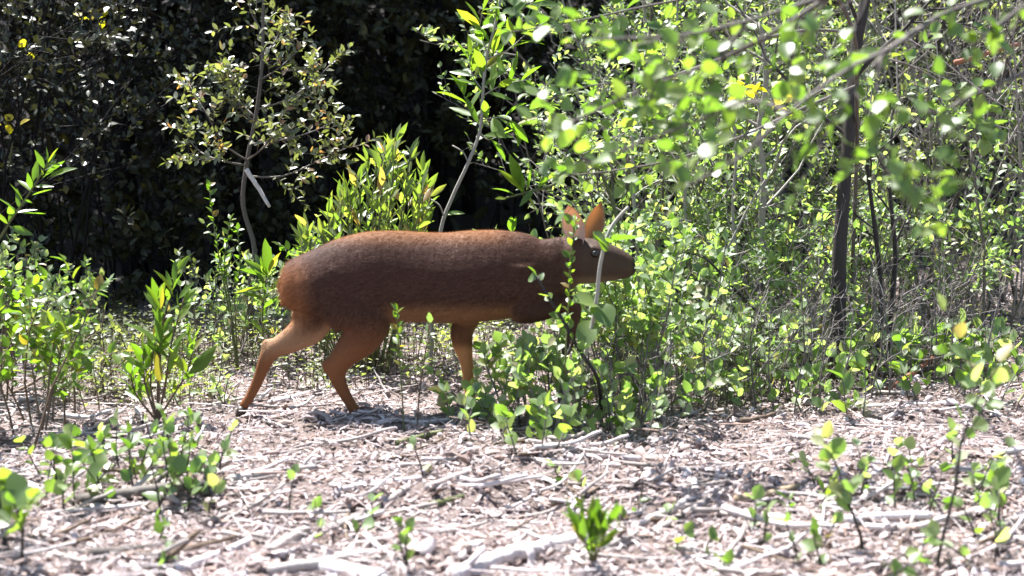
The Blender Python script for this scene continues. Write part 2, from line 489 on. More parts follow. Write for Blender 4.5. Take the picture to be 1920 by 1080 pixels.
# ---------------------------------------------------------------- the deer
DY = 3.935
def deer():
    root = empty('deer', (at(760, DY), DY, Hs(at(690, DY), DY)), 'small reddish brown deer walking to the right with its head low behind leaves', 'deer')
    mpp = DY / FPX
    mb = MB()
    def loft(st, k=20, sub=4, egg=0.0):
        """st rows: centre (Vector), u radius along depth, v radius along 'vdir', axis vectors"""
        C = smooth_path([s[0] for s in st], sub)
        def sm(i):
            return [v.x for v in smooth_path([Vector((s[i], 0, 0)) for s in st], sub)]
        A = sm(1); B = sm(2); n = len(C); V = []
        T = [(C[min(i + 1, n - 1)] - C[max(i - 1, 0)]).normalized() for i in range(n)]
        for i in range(n):
            u = Vector((0, 1, 0)); u = (u - T[i] * u.dot(T[i])).normalized(); w = T[i].cross(u)
            for j in range(k):
                a = 6.2832 * j / k
                V.append(C[i] + u * (max(A[i], .003) * math.cos(a) * (1 - egg * math.sin(a) * (1 if w.z > 0 else -1))) + w * (max(B[i], .003) * math.sin(a)))
        Q = [(i * k + j, i * k + (j + 1) % k, (i + 1) * k + (j + 1) % k, (i + 1) * k + j) for i in range(n - 1) for j in range(k)]
        b = len(V); V += [C[0], C[-1]]
        Tt = [(b, (j + 1) % k, j) for j in range(k)] + [(b + 1, (n - 1) * k + j, (n - 1) * k + (j + 1) % k) for j in range(k)]
        mb.add([tuple(v) for v in V], Tt, Q)
    def ring(x, top, bot, hw, dy=0):
        return (U(x, (top + bot) / 2, DY + dy), hw, (bot - top) / 2 * mpp)
    # trunk and neck in one: column, top line, back/belly line, half width
    loft([ring(531, 524, 558, .022), ring(538, 506, 577, .056), ring(552, 491, 586, .076), ring(573, 477, 591, .092), ring(600, 464, 597, .103), ring(640, 446, 609, .110),
          ring(690, 434, 616, .109), ring(740, 431, 608, .102), ring(790, 434, 605, .107), ring(840, 435, 607, .117), ring(885, 431, 605, .119),
          ring(930, 430, 601, .112), ring(965, 433, 597, .103), ring(1000, 438, 590, .090), ring(1026, 440, 577, .075), ring(1044, 441, 560, .063), ring(1060, 441, 544, .055), ring(1078, 443, 534, .050), ring(1092, 450, 524, .04)], 28, egg=.24)
    # shoulder, chest front
    loft([(U(1000, 505, DY - .020), .02, .03), (U(996, 522, DY - .032), .045, .055), (U(988, 548, DY - .047), .05, .058), (U(985, 575, DY - .053), .035, .042)], 16)
    loft([(U(1000, 540, DY), .05, .05), (U(1030, 556, DY), .045, .042), (U(1056, 560, DY), .03, .026)], 14)
    # head
    loft([ring(1064, 462, 516, .03, -.02), ring(1076, 447, 529, .044, -.022), ring(1094, 445, 533, .052, -.025), ring(1114, 448, 532, .051, -.03), ring(1134, 454, 530, .043, -.034),
          ring(1152, 462, 528, .034, -.038), ring(1167, 470, 526, .028, -.042), ring(1180, 480, 523, .025, -.045), ring(1188, 488, 517, .020, -.047), ring(1193, 495, 510, .01, -.048)], 18)
    # brow and muzzle shaping
    loft([(U(1103, 466, DY - .066), .012, .012), (U(1115, 468, DY - .068), .016, .014), (U(1128, 475, DY - .062), .01, .010)], 10)
    def leg(rows, flat=.62, k=16):
        loft([(U(x, y, DY + dy), r * (flat + (1 - flat) * max(0, min(1, (.055 - r) / .03))), r) for x, y, r, dy in rows], k)
    # near hind leg
    leg([(628, 505, .080, -.046), (640, 540, .098, -.054), (664, 578, .098, -.060), (682, 606, .086, -.063), (678, 630, .068, -.064), (664, 648, .055, -.062), (645, 668, .043, -.060), (633, 690, .034, -.058),
         (633, 708, .027, -.058), (644, 734, .0205, -.058), (658, 758, .0185, -.057), (667, 774, .0190, -.056), (673, 783, .0185, -.056), (678, 788, .014, -.056)])
    leg([(622, 676, .016, -.060), (611, 682, .0145, -.060), (613, 697, .013, -.059)], .9, 8)                # point of the hock
    # far hind leg
    leg([(600, 528, .085, .05), (594, 575, .078, .055), (580, 612, .063, .06), (552, 634, .046, .062), (526, 648, .036, .064), (507, 660, .030, .065), (495, 684, .0235, .066),
         (485, 710, .0195, .067), (470, 742, .0170, .068), (460, 757, .0175, .068), (455, 765, .0165, .068), (453, 768, .012, .068)])
    leg([(510, 642, .014, .065), (498, 643, .0135, .065), (495, 658, .012, .066)], .9, 8)
    # far fore leg, standing
    leg([(905, 545, .055, .045), (880, 590, .043, .052), (866, 622, .038, .055), (868, 648, .033, .057), (874, 674, .0235, .058), (877, 700, .0195, .058), (880, 728, .0175, .058), (882, 745, .0185, .058), (886, 757, .018, .058)])
    # near fore leg, lifted and folded
    leg([(968, 500, .08, -.05), (970, 545, .062, -.058), (978, 580, .042, -.060), (1000, 584, .037, -.060), (1034, 578, .030, -.060), (1066, 568, .0245, -.060), (1076, 570, .0225, -.060), (1080, 588, .0185, -.060),
         (1075, 616, .016, -.060), (1069, 640, .0165, -.060), (1064, 652, .017, -.060)])
    leg([(974, 560, .024, -.066), (971, 590, .02, -.064), (974, 604, .012, -.062)], .9, 8)                   # elbow
    # tail held against the rump
    leg([(550, 500, .018, 0), (538, 520, .020, 0), (535, 545, .017, 0), (542, 568, .008, 0)], .8, 10)
    raw = mb.mesh('deer_raw', [])
    tmp = link('deer_raw', raw)
    rm = tmp.modifiers.new('r', 'REMESH'); rm.mode = 'VOXEL'; rm.voxel_size = .0055; rm.use_smooth_shade = True
    sm = tmp.modifiers.new('s', 'SMOOTH'); sm.iterations = 16; sm.factor = .5
    dg = bpy.context.evaluated_depsgraph_get()
    ev = bpy.data.meshes.new_from_object(tmp.evaluated_get(dg), depsgraph=dg)
    bpy.data.objects.remove(tmp)
    n = len(ev.vertices); V = np.zeros(n * 3, np.float32); ev.vertices.foreach_get('co', V); V = V.reshape(-1, 3)
    N = np.zeros(n * 3, np.float32); ev.vertices.foreach_get('normal', N); N = N.reshape(-1, 3)
    ev.calc_loop_triangles()
    T = np.zeros(len(ev.loop_triangles) * 3, np.int32); ev.loop_triangles.foreach_get('vertices', T); T = T.reshape(-1, 3)
    # coat colours by region, with some sunlight and bounce light painted in
    w = (V[:, 1] * CF.y + (V[:, 2] - CAM_Z) * CF.z)
    px = 960 + FPX * V[:, 0] / w; py = 540 - FPX * (V[:, 1] * CU.y + (V[:, 2] - CAM_Z) * CU.z) / w
    ss = lambda a, b, t: (lambda q: q * q * (3 - 2 * q))(np.clip((t - a) / (b - a), 0, 1))
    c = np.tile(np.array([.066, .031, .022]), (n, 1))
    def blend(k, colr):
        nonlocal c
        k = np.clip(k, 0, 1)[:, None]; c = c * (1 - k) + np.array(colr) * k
    blend(.75 * ss(470, 436, py) * ss(560, 640, px) * ss(1010, 900, px), (.235, .095, .03))         # warmer along the back, sunlit top painted into the coat
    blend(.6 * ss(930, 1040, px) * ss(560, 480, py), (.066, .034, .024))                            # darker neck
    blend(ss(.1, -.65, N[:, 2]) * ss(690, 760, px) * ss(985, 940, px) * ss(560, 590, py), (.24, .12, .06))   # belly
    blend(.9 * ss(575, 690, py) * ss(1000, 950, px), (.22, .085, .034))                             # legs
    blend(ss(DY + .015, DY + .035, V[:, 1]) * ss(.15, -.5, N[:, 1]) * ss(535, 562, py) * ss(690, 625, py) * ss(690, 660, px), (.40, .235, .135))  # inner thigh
    blend(ss(600, 535, px) * ss(460, 530, py) * ss(640, 590, py), (.30, .125, .055))                                     # reddish rump edge, its sunlit glow painted in
    blend(ss(DY + .02, DY + .03, V[:, 1]) * ss(640, 660, py) * ss(800, 830, px), (.46, .21, .085))  # far foreleg, bounce light from the ground painted into the coat
    blend(ss(1078, 1100, px) * ss(620, 560, py), (.060, .040, .030))                                # face
    blend(.8 * ss(512, 530, py) * ss(1060, 1090, px) * ss(1178, 1150, px) * ss(560, 545, py), (.20, .14, .09))     # throat
    blend(ss(1183, 1188, px), (.02, .016, .015))                                                   # nose
    r = np.random.RandomState(2)
    
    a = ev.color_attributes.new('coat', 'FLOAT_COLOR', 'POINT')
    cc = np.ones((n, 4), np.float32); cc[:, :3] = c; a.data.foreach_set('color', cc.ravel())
    o3 = np.array(root.location)
    ev.vertices.foreach_set('co', (V - o3).astype(np.float32).ravel()); ev.update()
    ev.name = 'body'
    m, nt, out = new_mat('deer_coat')
    at_ = nt.nodes.new('ShaderNodeAttribute'); at_.attribute_name = 'coat'
    tc = nt.nodes.new('ShaderNodeTexCoord'); mp = nt.nodes.new('ShaderNodeMapping')
    mp.inputs['Scale'].default_value = (22, 60, 90); mp.inputs['Rotation'].default_value = (0, .12, 0)
    nt.links.new(tc.outputs['Object'], mp.inputs['Vector'])
    nf = noise(nt, 3.0, 4, .7, mp.outputs[0])
    colr = mixc(nt, math_n(nt, 'MULTIPLY', nf, .30), at_.outputs['Color'], (.05, .024, .014))
    p = nt.nodes.new('ShaderNodeBsdfPrincipled'); p.inputs['Roughness'].default_value = .62
    p.inputs['Specular IOR Level'].default_value = .12
    p.inputs['Sheen Weight'].default_value = .0
    nt.links.new(colr, p.inputs['Base Color'])
    nb = noise(nt, 26, 4, .6, tc.outputs['Object'])
    nt.links.new(bump(nt, math_n(nt, 'ADD', nb, math_n(nt, 'MULTIPLY', nf, .4)), .35, .012), p.inputs['Normal'])
    nt.links.new(p.outputs[0], out.inputs[0])
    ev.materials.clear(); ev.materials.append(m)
    body = link('body', ev, root)
    # ---- hair
    P0, P1, P2 = V[T[:, 0]], V[T[:, 1]], V[T[:, 2]]
    ar = np.linalg.norm(np.cross(P1 - P0, P2 - P0), axis=1)
    NH = 130000
    f = r.choice(len(T), NH, p=ar / ar.sum()); u = r.rand(NH, 2); fl = u.sum(1) > 1; u[fl] = 1 - u[fl]
    Q = P0[f] + (P1 - P0)[f] * u[:, :1] + (P2 - P0)[f] * u[:, 1:]
    nn = N[T[f, 0]]; hc = c[T[f, 0]]
    qpx = px[T[f, 0]]; qpy = py[T[f, 0]]
    dr = np.tile(np.array([-1.0, 0, -.28]), (NH, 1))
    kk = np.clip((qpy - 540) / 90, 0, 1)[:, None] * (np.abs(qpx - 800)[:, None] > 60); dr = dr * (1 - kk) + np.array([-.25, 0, -1.0]) * kk
    dr -= nn * (dr * nn).sum(1)[:, None]; dr /= np.linalg.norm(dr, axis=1)[:, None] + 1e-6
    dr = dr + nn * .28 + r.normal(0, .13, (NH, 3)); dr /= np.linalg.norm(dr, axis=1)[:, None]
    ln = .0155 * r.uniform(.6, 1.3, NH); ln *= 1 - .5 * np.clip((qpy - 585) / 70, 0, 1); ln[qpx > 1060] *= .5; ln[qpx > 1180] *= .3
    ln[(qpx < 560) & (qpy < 590)] *= 1.7
    sd = np.cross(dr, nn); sd /= np.linalg.norm(sd, axis=1)[:, None] + 1e-6
    Q = Q - nn * .001
    HV = np.stack([Q - sd * .0005, Q + sd * .0005, Q + dr * ln[:, None]], 1).reshape(-1, 3) - o3
    HT = np.arange(NH * 3).reshape(-1, 3)
    hcol = np.repeat(hc * r.uniform(.72, 1.3, (NH, 1)), 3, 0)
    m2, nt, out = new_mat('deer_hair')
    at_ = nt.nodes.new('ShaderNodeAttribute'); at_.attribute_name = 'coat'
    p = nt.nodes.new('ShaderNodeBsdfPrincipled'); p.inputs['Roughness'].default_value = .6; p.inputs['Specular IOR Level'].default_value = .12
    nt.links.new(at_.outputs['Color'], p.inputs['Base Color'])
    t = nt.nodes.new('ShaderNodeBsdfTranslucent'); nt.links.new(at_.outputs['Color'], t.inputs['Color'])
    x = nt.nodes.new('ShaderNodeMixShader'); x.inputs[0].default_value = .35
    nt.links.new(p.outputs[0], x.inputs[1]); nt.links.new(t.outputs[0], x.inputs[2]); nt.links.new(x.outputs[0], out.inputs[0])
    tag(link('fur', mesh_np('fur', HV, [HT], m2, attr=hcol), root), kind='stuff')
    # ---- ears: cupped shells with thickness
    def ear_mat(name, cin, cout, trans):
        m, nt, out = new_mat(name)
        tc = nt.nodes.new('ShaderNodeTexCoord')
        g = nt.nodes.new('ShaderNodeNewGeometry')
        p = nt.nodes.new('ShaderNodeBsdfPrincipled'); p.inputs['Roughness'].default_value = .7
        nf = noise(nt, 300, 3, .6, tc.outputs['Object'])
        nt.links.new(mixc(nt, math_n(nt, 'MULTIPLY', nf, .5), cin, cout), p.inputs['Base Color'])
        t = nt.nodes.new('ShaderNodeBsdfTranslucent'); t.inputs['Color'].default_value = (.52, .31, .15, 1)
        x = nt.nodes.new('ShaderNodeMixShader'); x.inputs[0].default_value = trans
        nt.links.new(p.outputs[0], x.inputs[1]); nt.links.new(t.outputs[0], x.inputs[2]); nt.links.new(x.outputs[0], out.inputs[0])
        return m
    inner = ear_mat('ear_lining', (.80, .66, .62), (.6, .47, .42), .5); back = ear_mat('ear_back', (.16, .08, .05), (.1, .045, .028), .55)
    inner2 = ear_mat('ear_lining_backlit', (.44, .29, .17), (.34, .2, .11), .5); back2 = ear_mat('ear_back_backlit', (.26, .14, .07), (.2, .1, .05), .5)  # warm light through the far ear is mixed into these colours
    def ear(base, tip, face, width, cup, label, inner=inner, back=back):
        base = Vector(base); tip = Vector(tip); ax = tip - base; L = ax.length; ax.normalize()
        fc = (face - ax * face.dot(ax)).normalized(); sd = ax.cross(fc)
        nr, nc = 9, 9; V = []
        for lay in (0, 1):
            for i in range(nr):
                t = i / (nr - 1); hw = width * (.35 + .65 * math.sin(math.pi * min(1, t / 1.08))) * (1 - t ** 4) ** .6 + .0015
                for j in range(nc):
                    s_ = 2 * j / (nc - 1) - 1
                    p = base + ax * (L * t) + sd * (hw * s_ * (1 - .12 * s_ * s_)) + fc * (cup * hw * (s_ * s_ - 1)) - fc * (.0022 * (1 if lay else -1)) * (1 - abs(s_) * .6)
                    V.append(tuple(p - root.location))
        Qi = [(i * nc + j, i * nc + j + 1, (i + 1) * nc + j + 1, (i + 1) * nc + j) for i in range(nr - 1) for j in range(nc - 1)]
        k = nr * nc
        Qo = [(k + a, k + d, k + c_, k + b) for a, b, c_, d in Qi]
        E = []
        for i in range(nr - 1):
            E += [(i * nc, (i + 1) * nc, k + (i + 1) * nc, k + i * nc), (i * nc + nc - 1, k + i * nc + nc - 1, k + (i + 1) * nc + nc - 1, (i + 1) * nc + nc - 1)]
        for j in range(nc - 1):
            a = (nr - 1) * nc + j; E.append((a, k + a, k + a + 1, a + 1))
        me = mesh_np('ear', V, [Qi + Qo + E], [inner, back], smooth=True)
        me.polygons.foreach_set('material_index', np.array([0] * len(Qi) + [1] * (len(Qo) + len(E)), np.int32))
        tag(link('ear', me, root), label)
    ear(U(1084, 464, DY - .05), U(1066, 384, DY - .085), Vector((-.35, -1, .15)), .042, 1.05, 'pale lined near ear turned back')
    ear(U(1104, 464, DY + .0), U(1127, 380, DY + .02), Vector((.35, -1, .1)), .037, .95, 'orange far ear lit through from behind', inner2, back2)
    # ---- eye, nostril, antler spikes, hooves
    dk, nt, out = new_mat('eye_gloss'); p = nt.nodes.new('ShaderNodeBsdfPrincipled'); p.inputs['Base Color'].default_value = (.008, .006, .005, 1); p.inputs['Roughness'].default_value = .08
    nt.links.new(p.outputs[0], out.inputs[0])
    def ball(name, c, r, mat, sx=1.0, sz=1.0):
        q = MB(); k = 12; Vv = []; Qq = []
        for i in range(9):
            ph = math.pi * i / 8
            for j in range(k):
                a = 6.2832 * j / k
                Vv.append((c[0] + r * sx * math.sin(ph) * math.cos(a) - root.location.x, c[1] + r * math.sin(ph) * math.sin(a) - root.location.y, c[2] + r * sz * math.cos(ph) - root.location.z))
        for i in range(8):
            for j in range(k): Qq.append((i * k + j, i * k + (j + 1) % k, (i + 1) * k + (j + 1) % k, (i + 1) * k + j))
        q.add(Vv, [], Qq); return q.build(name, mat, root)
    ball('eye', U(1116, 476, DY - .078), .0125, dk, 1.15, .9)
    horn = wood_mat('horn', [(0, (.02, .016, .014)), (1, (.06, .045, .035))], rough=.4)
    for (x0, y0, x1, y1, dy) in ((675, 785, 694, 799, -.056), (456, 764, 446, 782, .068), (884, 754, 892, 765, .058), (1064, 650, 1058, 666, -.06)):
        q = MB()
        for s_ in (-.009, .009):
            a = U(x0, y0, DY + dy + s_); b = U(x1, y1, DY + dy + s_ * 1.3)
            q.tube([a, a.lerp(b, .5), b], [.0155, .0165, .007], 8)
        q.build('hoof', horn, root, origin=root.location)
    return root
deer()
# ---------------------------------------------------------------- fallen wood
SR = random.Random(21)
def stick(name, label, pts, r0, r1, mat, cat='stick', group=None, k=8, lift=1.0, sm=6, stubs=0):
    """pts: points on the ground (photo pixels) or Vectors"""
    P = []
    for q in pts:
        v = G(*q[:2]) if not isinstance(q, Vector) else q.copy()
        if not isinstance(q, Vector): v.z += r0 * lift + (q[2] if len(q) > 2 else 0)
        P.append(v)
    P = smooth_path(P, sm) if len(P) > 2 else [P[0].lerp(P[-1], i / 10) for i in range(11)]
    R = np.linspace(r0, r1, len(P)) * np.array([SR.uniform(.93, 1.07) for _ in P])
    P = [p + Vector((SR.uniform(-1, 1), SR.uniform(-1, 1), SR.uniform(-.6, .6))) * r0 * .18 for p in P]
    q = MB(); q.tube(P, R, k, True, .12, np.random.RandomState(SR.randrange(9999)))
    for i in range(stubs):
        t = SR.randrange(2, len(P) - 2); d = (P[t + 1] - P[t]).normalized(); n = (d.orthogonal() + Vector((0, 0, 1)) + rv(SR, .4)).normalized()
        q.tube([P[t], P[t] + (n + d * .6) * r0 * 1.5, P[t] + (n + d) * r0 * 2.6], [r0 * .5, r0 * .4, r0 * .3], 6)
    o = Vector(P[0])
    ob = q.build(name, M[mat], None, origin=o); ob.location = o
    return tag(ob, label, cat, group)
S = lambda label, pts, r0, r1, mat, **kw: stick('fallen_branch', label, pts, r0, r1, mat, cat='branch', group='fallen branches on the forest floor', **kw)
S('thick bleached branch behind the leafy shoot at the bottom', [(850, 1096), (900, 1076), (960, 1054), (1020, 1042), (1112, 1022)], .019, .015, 'pale', stubs=1, k=10)
S('broad white piece of wood at the bottom edge, cut off by the frame', [(600, 1080), (650, 1088), (720, 1098)], .018, .015, 'pale', k=10)
S('short smooth bleached branch just above the thick one', [(850, 1048), (905, 1030), (972, 1014)], .013, .011, 'pale')
S('long grey branch lying along the bottom left of the litter', [(500, 1082), (620, 1062), (690, 1048), (780, 1035)], .012, .009, 'stick', stubs=1)
S('straight grey branch lying diagonally in the open litter', [(622, 1002), (690, 970), (768, 922)], .0135, .009, 'stick')
S('horizontal pale branch just above the diagonal grey one', [(640, 925), (700, 912), (790, 903)], .009, .007, 'pale')
S('short weathered branch piece lower left of the diagonal grey branch', [(505, 1046), (540, 1022), (578, 1000)], .013, .009, 'stick')
S('half shaded branch left of the open litter with a dark notch', [(430, 908), (500, 896), (595, 884)], .0125, .009, 'stick', stubs=1)
S('long thin curved branch running up to the right across the litter', [(1120, 1052), (1190, 1020), (1260, 985), (1320, 950), (1378, 918), (1428, 880)], .0095, .0075, 'stick', stubs=1)
S('hooked grey branch beside the long curved branch', [(1185, 1000), (1240, 972), (1288, 946), (1303, 925), (1300, 910)], .0115, .010, 'stick')
S('pale knotted branch lying level below the low leafy clump', [(1055, 852), (1130, 862), (1210, 866), (1300, 860)], .010, .0085, 'pale', stubs=2)
S('thin branch crossing the pale knotted one, rising to the right', [(1150, 906), (1220, 886), (1290, 866), (1350, 846)], .0055, .004, 'stick')
S('forked pale branch lying beside the near hind hoof', [(698, 800), (740, 794), (790, 797), (850, 790)], .0085, .006, 'pale', stubs=1)
S('pale branch behind the near hind leg', [(505, 762), (560, 748), (610, 732), (668, 708)], .011, .008, 'pale')
S('thin grey branch left of the near hind leg', [(480, 752), (530, 740), (585, 727)], .007, .005, 'stick')
S('tan branch with a smooth end at the right of the litter', [(1380, 946), (1430, 938), (1500, 922)], .0125, .011, 'tan')
S('pale branch half sunk in litter in the bottom right', [(1580, 985), (1650, 978), (1740, 975)], .012, .010, 'pale')
S('grey branch tilted up to the right in the bottom right', [(1690, 1004), (1770, 986), (1880, 952)], .012, .009, 'stick', stubs=1)
S('short branch stub above the diagonal grey branch, ending left', [(800, 925), (850, 905), (875, 895)], .012, .0105, 'stick')
S('dark branch lying in the shade below the left seedlings', [(150, 952), (240, 938), (330, 926), (420, 915)], .017, .013, 'bark', stubs=1)
S('dark shaded branch near the bottom left corner', [(170, 1052), (250, 1044), (330, 1030)], .014, .01, 'bark')
S('bleached curved branch in the lower left', [(330, 1080), (390, 1060), (440, 1040), (490, 1012)], .014, .008, 'pale')
S('thin long stem running level to the low leafy clump', [(700, 870), (800, 852), (900, 838), (1010, 828)], .0055, .004, 'twig')
S('brown forked branch in shade under the bottom right shrub', [(1640, 745), (1690, 715), (1760, 690)], .013, .009, 'bark')
S('reddish dead branch leaning under the right shrub', [(1650, 742), (1700, 722, .02), (1790, 672, .06)], .010, .008, 'redwood')
S('level grey branch behind the main dark trunk', [(1620, 648, .06), (1680, 640, .06), (1760, 632, .05)], .013, .010, 'stick')
S('pale straight branch level at the edge of the right shrubs', [(1590, 770), (1680, 764), (1790, 762)], .009, .006, 'pale')
S('thin pale branch leaning across the right stems', [(1495, 720, .02), (1560, 660, .1), (1640, 560, .22)], .006, .004, 'stick')
S('short upright broken branch end behind the near hind hoof', [(782, 792), (778, 784, .018), (777, 776, .03)], .005, .004, 'stick', sm=3)
S('greenish mossy branch in the middle of the litter', [(745, 838), (800, 822), (830, 815)], .010, .008, 'greenstem')
S('greenish branch stub under a seedling in the open litter', [(790, 962), (830, 950), (868, 938)], .011, .009, 'greenstem')

# small twigs, one by one, and the chips that show largest
LP = np.random.RandomState(8)
def spots(n, xlo=-60, xhi=1980, ylo=730, yhi=1090):
    out = []
    while len(out) < n:
        px = LP.uniform(xlo, xhi); py = LP.uniform(ylo, yhi)
        out.append(G(px, py))
    return out
def where(p):
    px, py, w = proj(p)
    row = 'near the deer' if py < 830 else 'halfway forward' if py < 950 else 'at the front'
    colm = ('by the left seedlings' if px < 420 else 'below the hind legs' if px < 720 else 'below the belly' if px < 980 else 'below the low leafy clump' if px < 1300 else 'left of the tall thin seedlings' if px < 1600 else 'among the right seedlings')
    return row + ' and ' + colm
twig_meshes = []
for i in range(10):
    q = MB(); P = wander(Vector((-.5, 0, 0)), Vector((1, 0, 0)), 1.0, 9, SR, .10)
    q.tube(P, np.linspace(.036, .02, len(P)) * SR.uniform(.7, 1.5), 6, True, .3, LP)
    if i % 2:
        q.tube([P[4], P[4] + Vector((.08, .07, .03)), P[4] + Vector((.17, .16, .05))], [.016, .013, .007], 5)
    twig_meshes.append([q.mesh('twig', M[m]) for m in ('stick', 'pale', 'twig')])
for i, p in enumerate(spots(280)):
    mi = SR.choice((0, 0, 0, 1, 1, 2))
    o = link('dry_twig', SR.choice(twig_meshes)[mi])
    L = SR.uniform(.08, .34)
    o.location = (p.x, p.y, p.z + SR.uniform(.008, .018))
    th = SR.uniform(.78, 1.3) * min(1, .14 / L)
    o.rotation_euler = (0, SR.uniform(-.12, .12), SR.gauss(.25, .75))
    o.scale = (L, L * th, L * th)
    tag(o, ('short ' if L < .16 else 'middling ' if L < .25 else 'long ') + ('grey', 'bleached', 'brown')[mi] + ' twig ' + where(p), 'twig', 'loose dry twigs in the litter')
chip_meshes = []
def chip(rng, n=4):
    V = []; w = rng.uniform(.12, .3); cu = rng.uniform(.1, .6); cr = rng.uniform(.2, .9)
    for i in range(n):
        t = i / (n - 1) - .5; ww = w * (1 - 1.5 * t * t) * rng.uniform(.75, 1.2)
        for s_ in (-1, 0, 1):
            V.append((t + rng.uniform(-.04, .04), ww * s_ * rng.uniform(.85, 1.1), -cu * t * t + cr * ww * (1 - abs(s_))))
    Q = [(i * 3 + j, (i + 1) * 3 + j, (i + 1) * 3 + j + 1, i * 3 + j + 1) for i in range(n - 1) for j in range(2)]
    k = len(V); V += [(x, y, z - .06) for x, y, z in V]
    Q += [(a + k, d + k, c + k, b + k) for a, b, c, d in Q]
    for i in range(n - 1):
        Q += [(i * 3, i * 3 + k, i * 3 + 3 + k, i * 3 + 3), (i * 3 + 2, i * 3 + 5, i * 3 + 5 + k, i * 3 + 2 + k)]
    for e in (0, (n - 1) * 3):
        for j in range(2): Q.append((e + j, e + j + 1, e + j + 1 + k, e + j + k))
    return V, Q
for i in range(8):
    V, Q = chip(SR); chip_meshes.append(mesh_np('chip', V, [Q], M['litter']))
for i, p in enumerate(spots(260, ylo=800)):
    o = link('wood_chip', SR.choice(chip_meshes)); L = SR.uniform(.022, .058)
    o.location = (p.x, p.y, p.z + SR.uniform(.006, .016)); o.scale = (L, L, L)
    o.rotation_euler = (SR.gauss(0, .45), SR.gauss(0, .35), SR.uniform(0, 6.28))
    tag(o, ('small' if L < .034 else 'medium' if L < .046 else 'large') + ' curled wood chip ' + where(p), 'wood chip', 'loose wood chips on the litter')
# the rest of the litter: chips, splinters and straw nobody could count
def scatter(n, dens_pow=1.0, ylo=2.25, yhi=7.6):
    y = ylo + (yhi - ylo) * LP.rand(n) ** dens_pow
    x = LP.uniform(-1, 1, n) * (.46 * y + .15)
    return x, y
def litter_mesh():
    Vs = []; Ts = []; Qs = []; n0 = 0
    def put(V0, Q0, n, size, tilt, zlo, zhi, dp, wide=(.6, 1.5)):
        nonlocal n0
        V0 = np.array(V0, float); Q0 = np.array(Q0, int)
        x, y = scatter(n, dp); z = H(x, y) + LP.uniform(zlo, zhi, n)
        az = np.where(LP.rand(n) < .45, LP.normal(.25, .6, n), LP.uniform(0, 6.28, n)); a = LP.normal(0, tilt, n); b = LP.normal(0, tilt, n)
        s = LP.uniform(*size, n); wd = LP.uniform(*wide, n)
        v = V0[None] * s[:, None, None]; v = v * np.stack([np.ones(n), wd, wd], -1)[:, None, :]
        def rot(v, i, j, t):
            c, q = np.cos(t)[:, None], np.sin(t)[:, None]
            o = v.copy(); o[..., i] = v[..., i] * c - v[..., j] * q; o[..., j] = v[..., i] * q + v[..., j] * c; return o
        v = rot(v, 1, 2, a); v = rot(v, 0, 2, b); v = rot(v, 0, 1, az)
        v += np.stack([x, y, z], -1)[:, None, :]
        Vs.append(v.reshape(-1, 3)); Qs.append((Q0[None] + (n0 + np.arange(n) * len(V0))[:, None, None]).reshape(-1, 4)); n0 += n * len(V0)
    for i in range(6):
        V, Q = chip(SR, 3)
        put(V, Q, 10500, (.006, .024), .55, -.004, .016, 1.15)
        put(V, Q, 500, (.03, .055), .5, .0, .02, 1.3, (.5, 1.1))
    st = [(-.5, -.02, 0), (-.5, .02, 0), (-.5, 0, .03), (0, -.025, .02), (0, .02, .03), (0, 0, .055), (.5, -.012, 0), (.5, .012, 0), (.5, 0, .02)]
    sq = [(i * 3 + j, i * 3 + (j + 1) % 3, i * 3 + 3 + (j + 1) % 3, i * 3 + 3 + j) for i in range(2) for j in range(3)]
    put(st, sq, 30000, (.012, .055), .28, .0, .02, 1.25, (.35, 1.2))
    put(st, sq, 1800, (.10, .26), .08, .004, .022, 1.3, (.2, .5))
    return mesh_np('litter', np.vstack(Vs), [np.vstack(Qs)], M['litter'])
tag(link('wood_litter', litter_mesh()), kind='stuff')
# ---------------------------------------------------------------- the dark forest behind
def forest_tree(px, d, h, cz, rx, rz, label, seed, r=.09, n=2600, size=(.13, .2), lean=0.0, low=0):
    x = at(px, d); z = Hs(x, d); rng = random.Random(seed); nr = np.random.RandomState(seed)
    root = empty('forest_tree', (x, d, z), label, 'tree', 'trees of the dark forest edge')
    q = MB(); P = [Vector((0, 0, -.05))] + [Vector((lean * i / 6 + rng.gauss(0, .04), rng.gauss(0, .04), h * i / 6)) for i in range(1, 7)]
    P = smooth_path(P, 3); q.tube(P, np.linspace(r, r * .35, len(P)), 9, True, .15, nr)
    for i in range(7):
        t = rng.randrange(len(P) // 3, len(P)); dd = Vector((rng.gauss(0, 1), rng.gauss(0, 1), .5))
        W = wander(P[t], dd, rx * rng.uniform(.6, 1), 5, rng, .15); q.tube(W, np.linspace(r * .4, r * .1, 6), 5)
    q.build('trunk', M['shadebark'], root)
    C = nr.normal(0, 1, (60, 3)); C /= np.linalg.norm(C, axis=1)[:, None]; C *= (nr.rand(60, 1) ** .4) * .95
    C = C * np.array([rx, rx, rz]) + np.array([lean * .7, 0, cz])
    k = nr.randint(0, 60, n); p = C[k] + nr.normal(0, .17 * rx, (n, 3))
    D = nr.normal(0, 1, (n, 3)); D[:, 2] -= .3; N = nr.normal(0, .55, (n, 3)); N[:, 2] += 1
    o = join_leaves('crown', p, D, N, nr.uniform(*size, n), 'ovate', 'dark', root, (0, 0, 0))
    return root
forest_tree(745, 9.6, 5.2, 4.3, 1.6, 1.7, 'slim dark trunk in the black gap above the deer', 31, .06)
forest_tree(812, 10.6, 6.0, 4.6, 1.9, 2.0, 'thinner forest tree just right of the slim dark trunk, deeper in', 32, .07)
forest_tree(250, 9.3, 5.5, 4.4, 1.9, 1.9, 'forest tree in deep shade behind the left glossy shrubs', 33, .10)
forest_tree(-80, 9.0, 5.5, 4.2, 1.9, 1.8, 'forest tree overhanging the upper left corner', 34, .10)
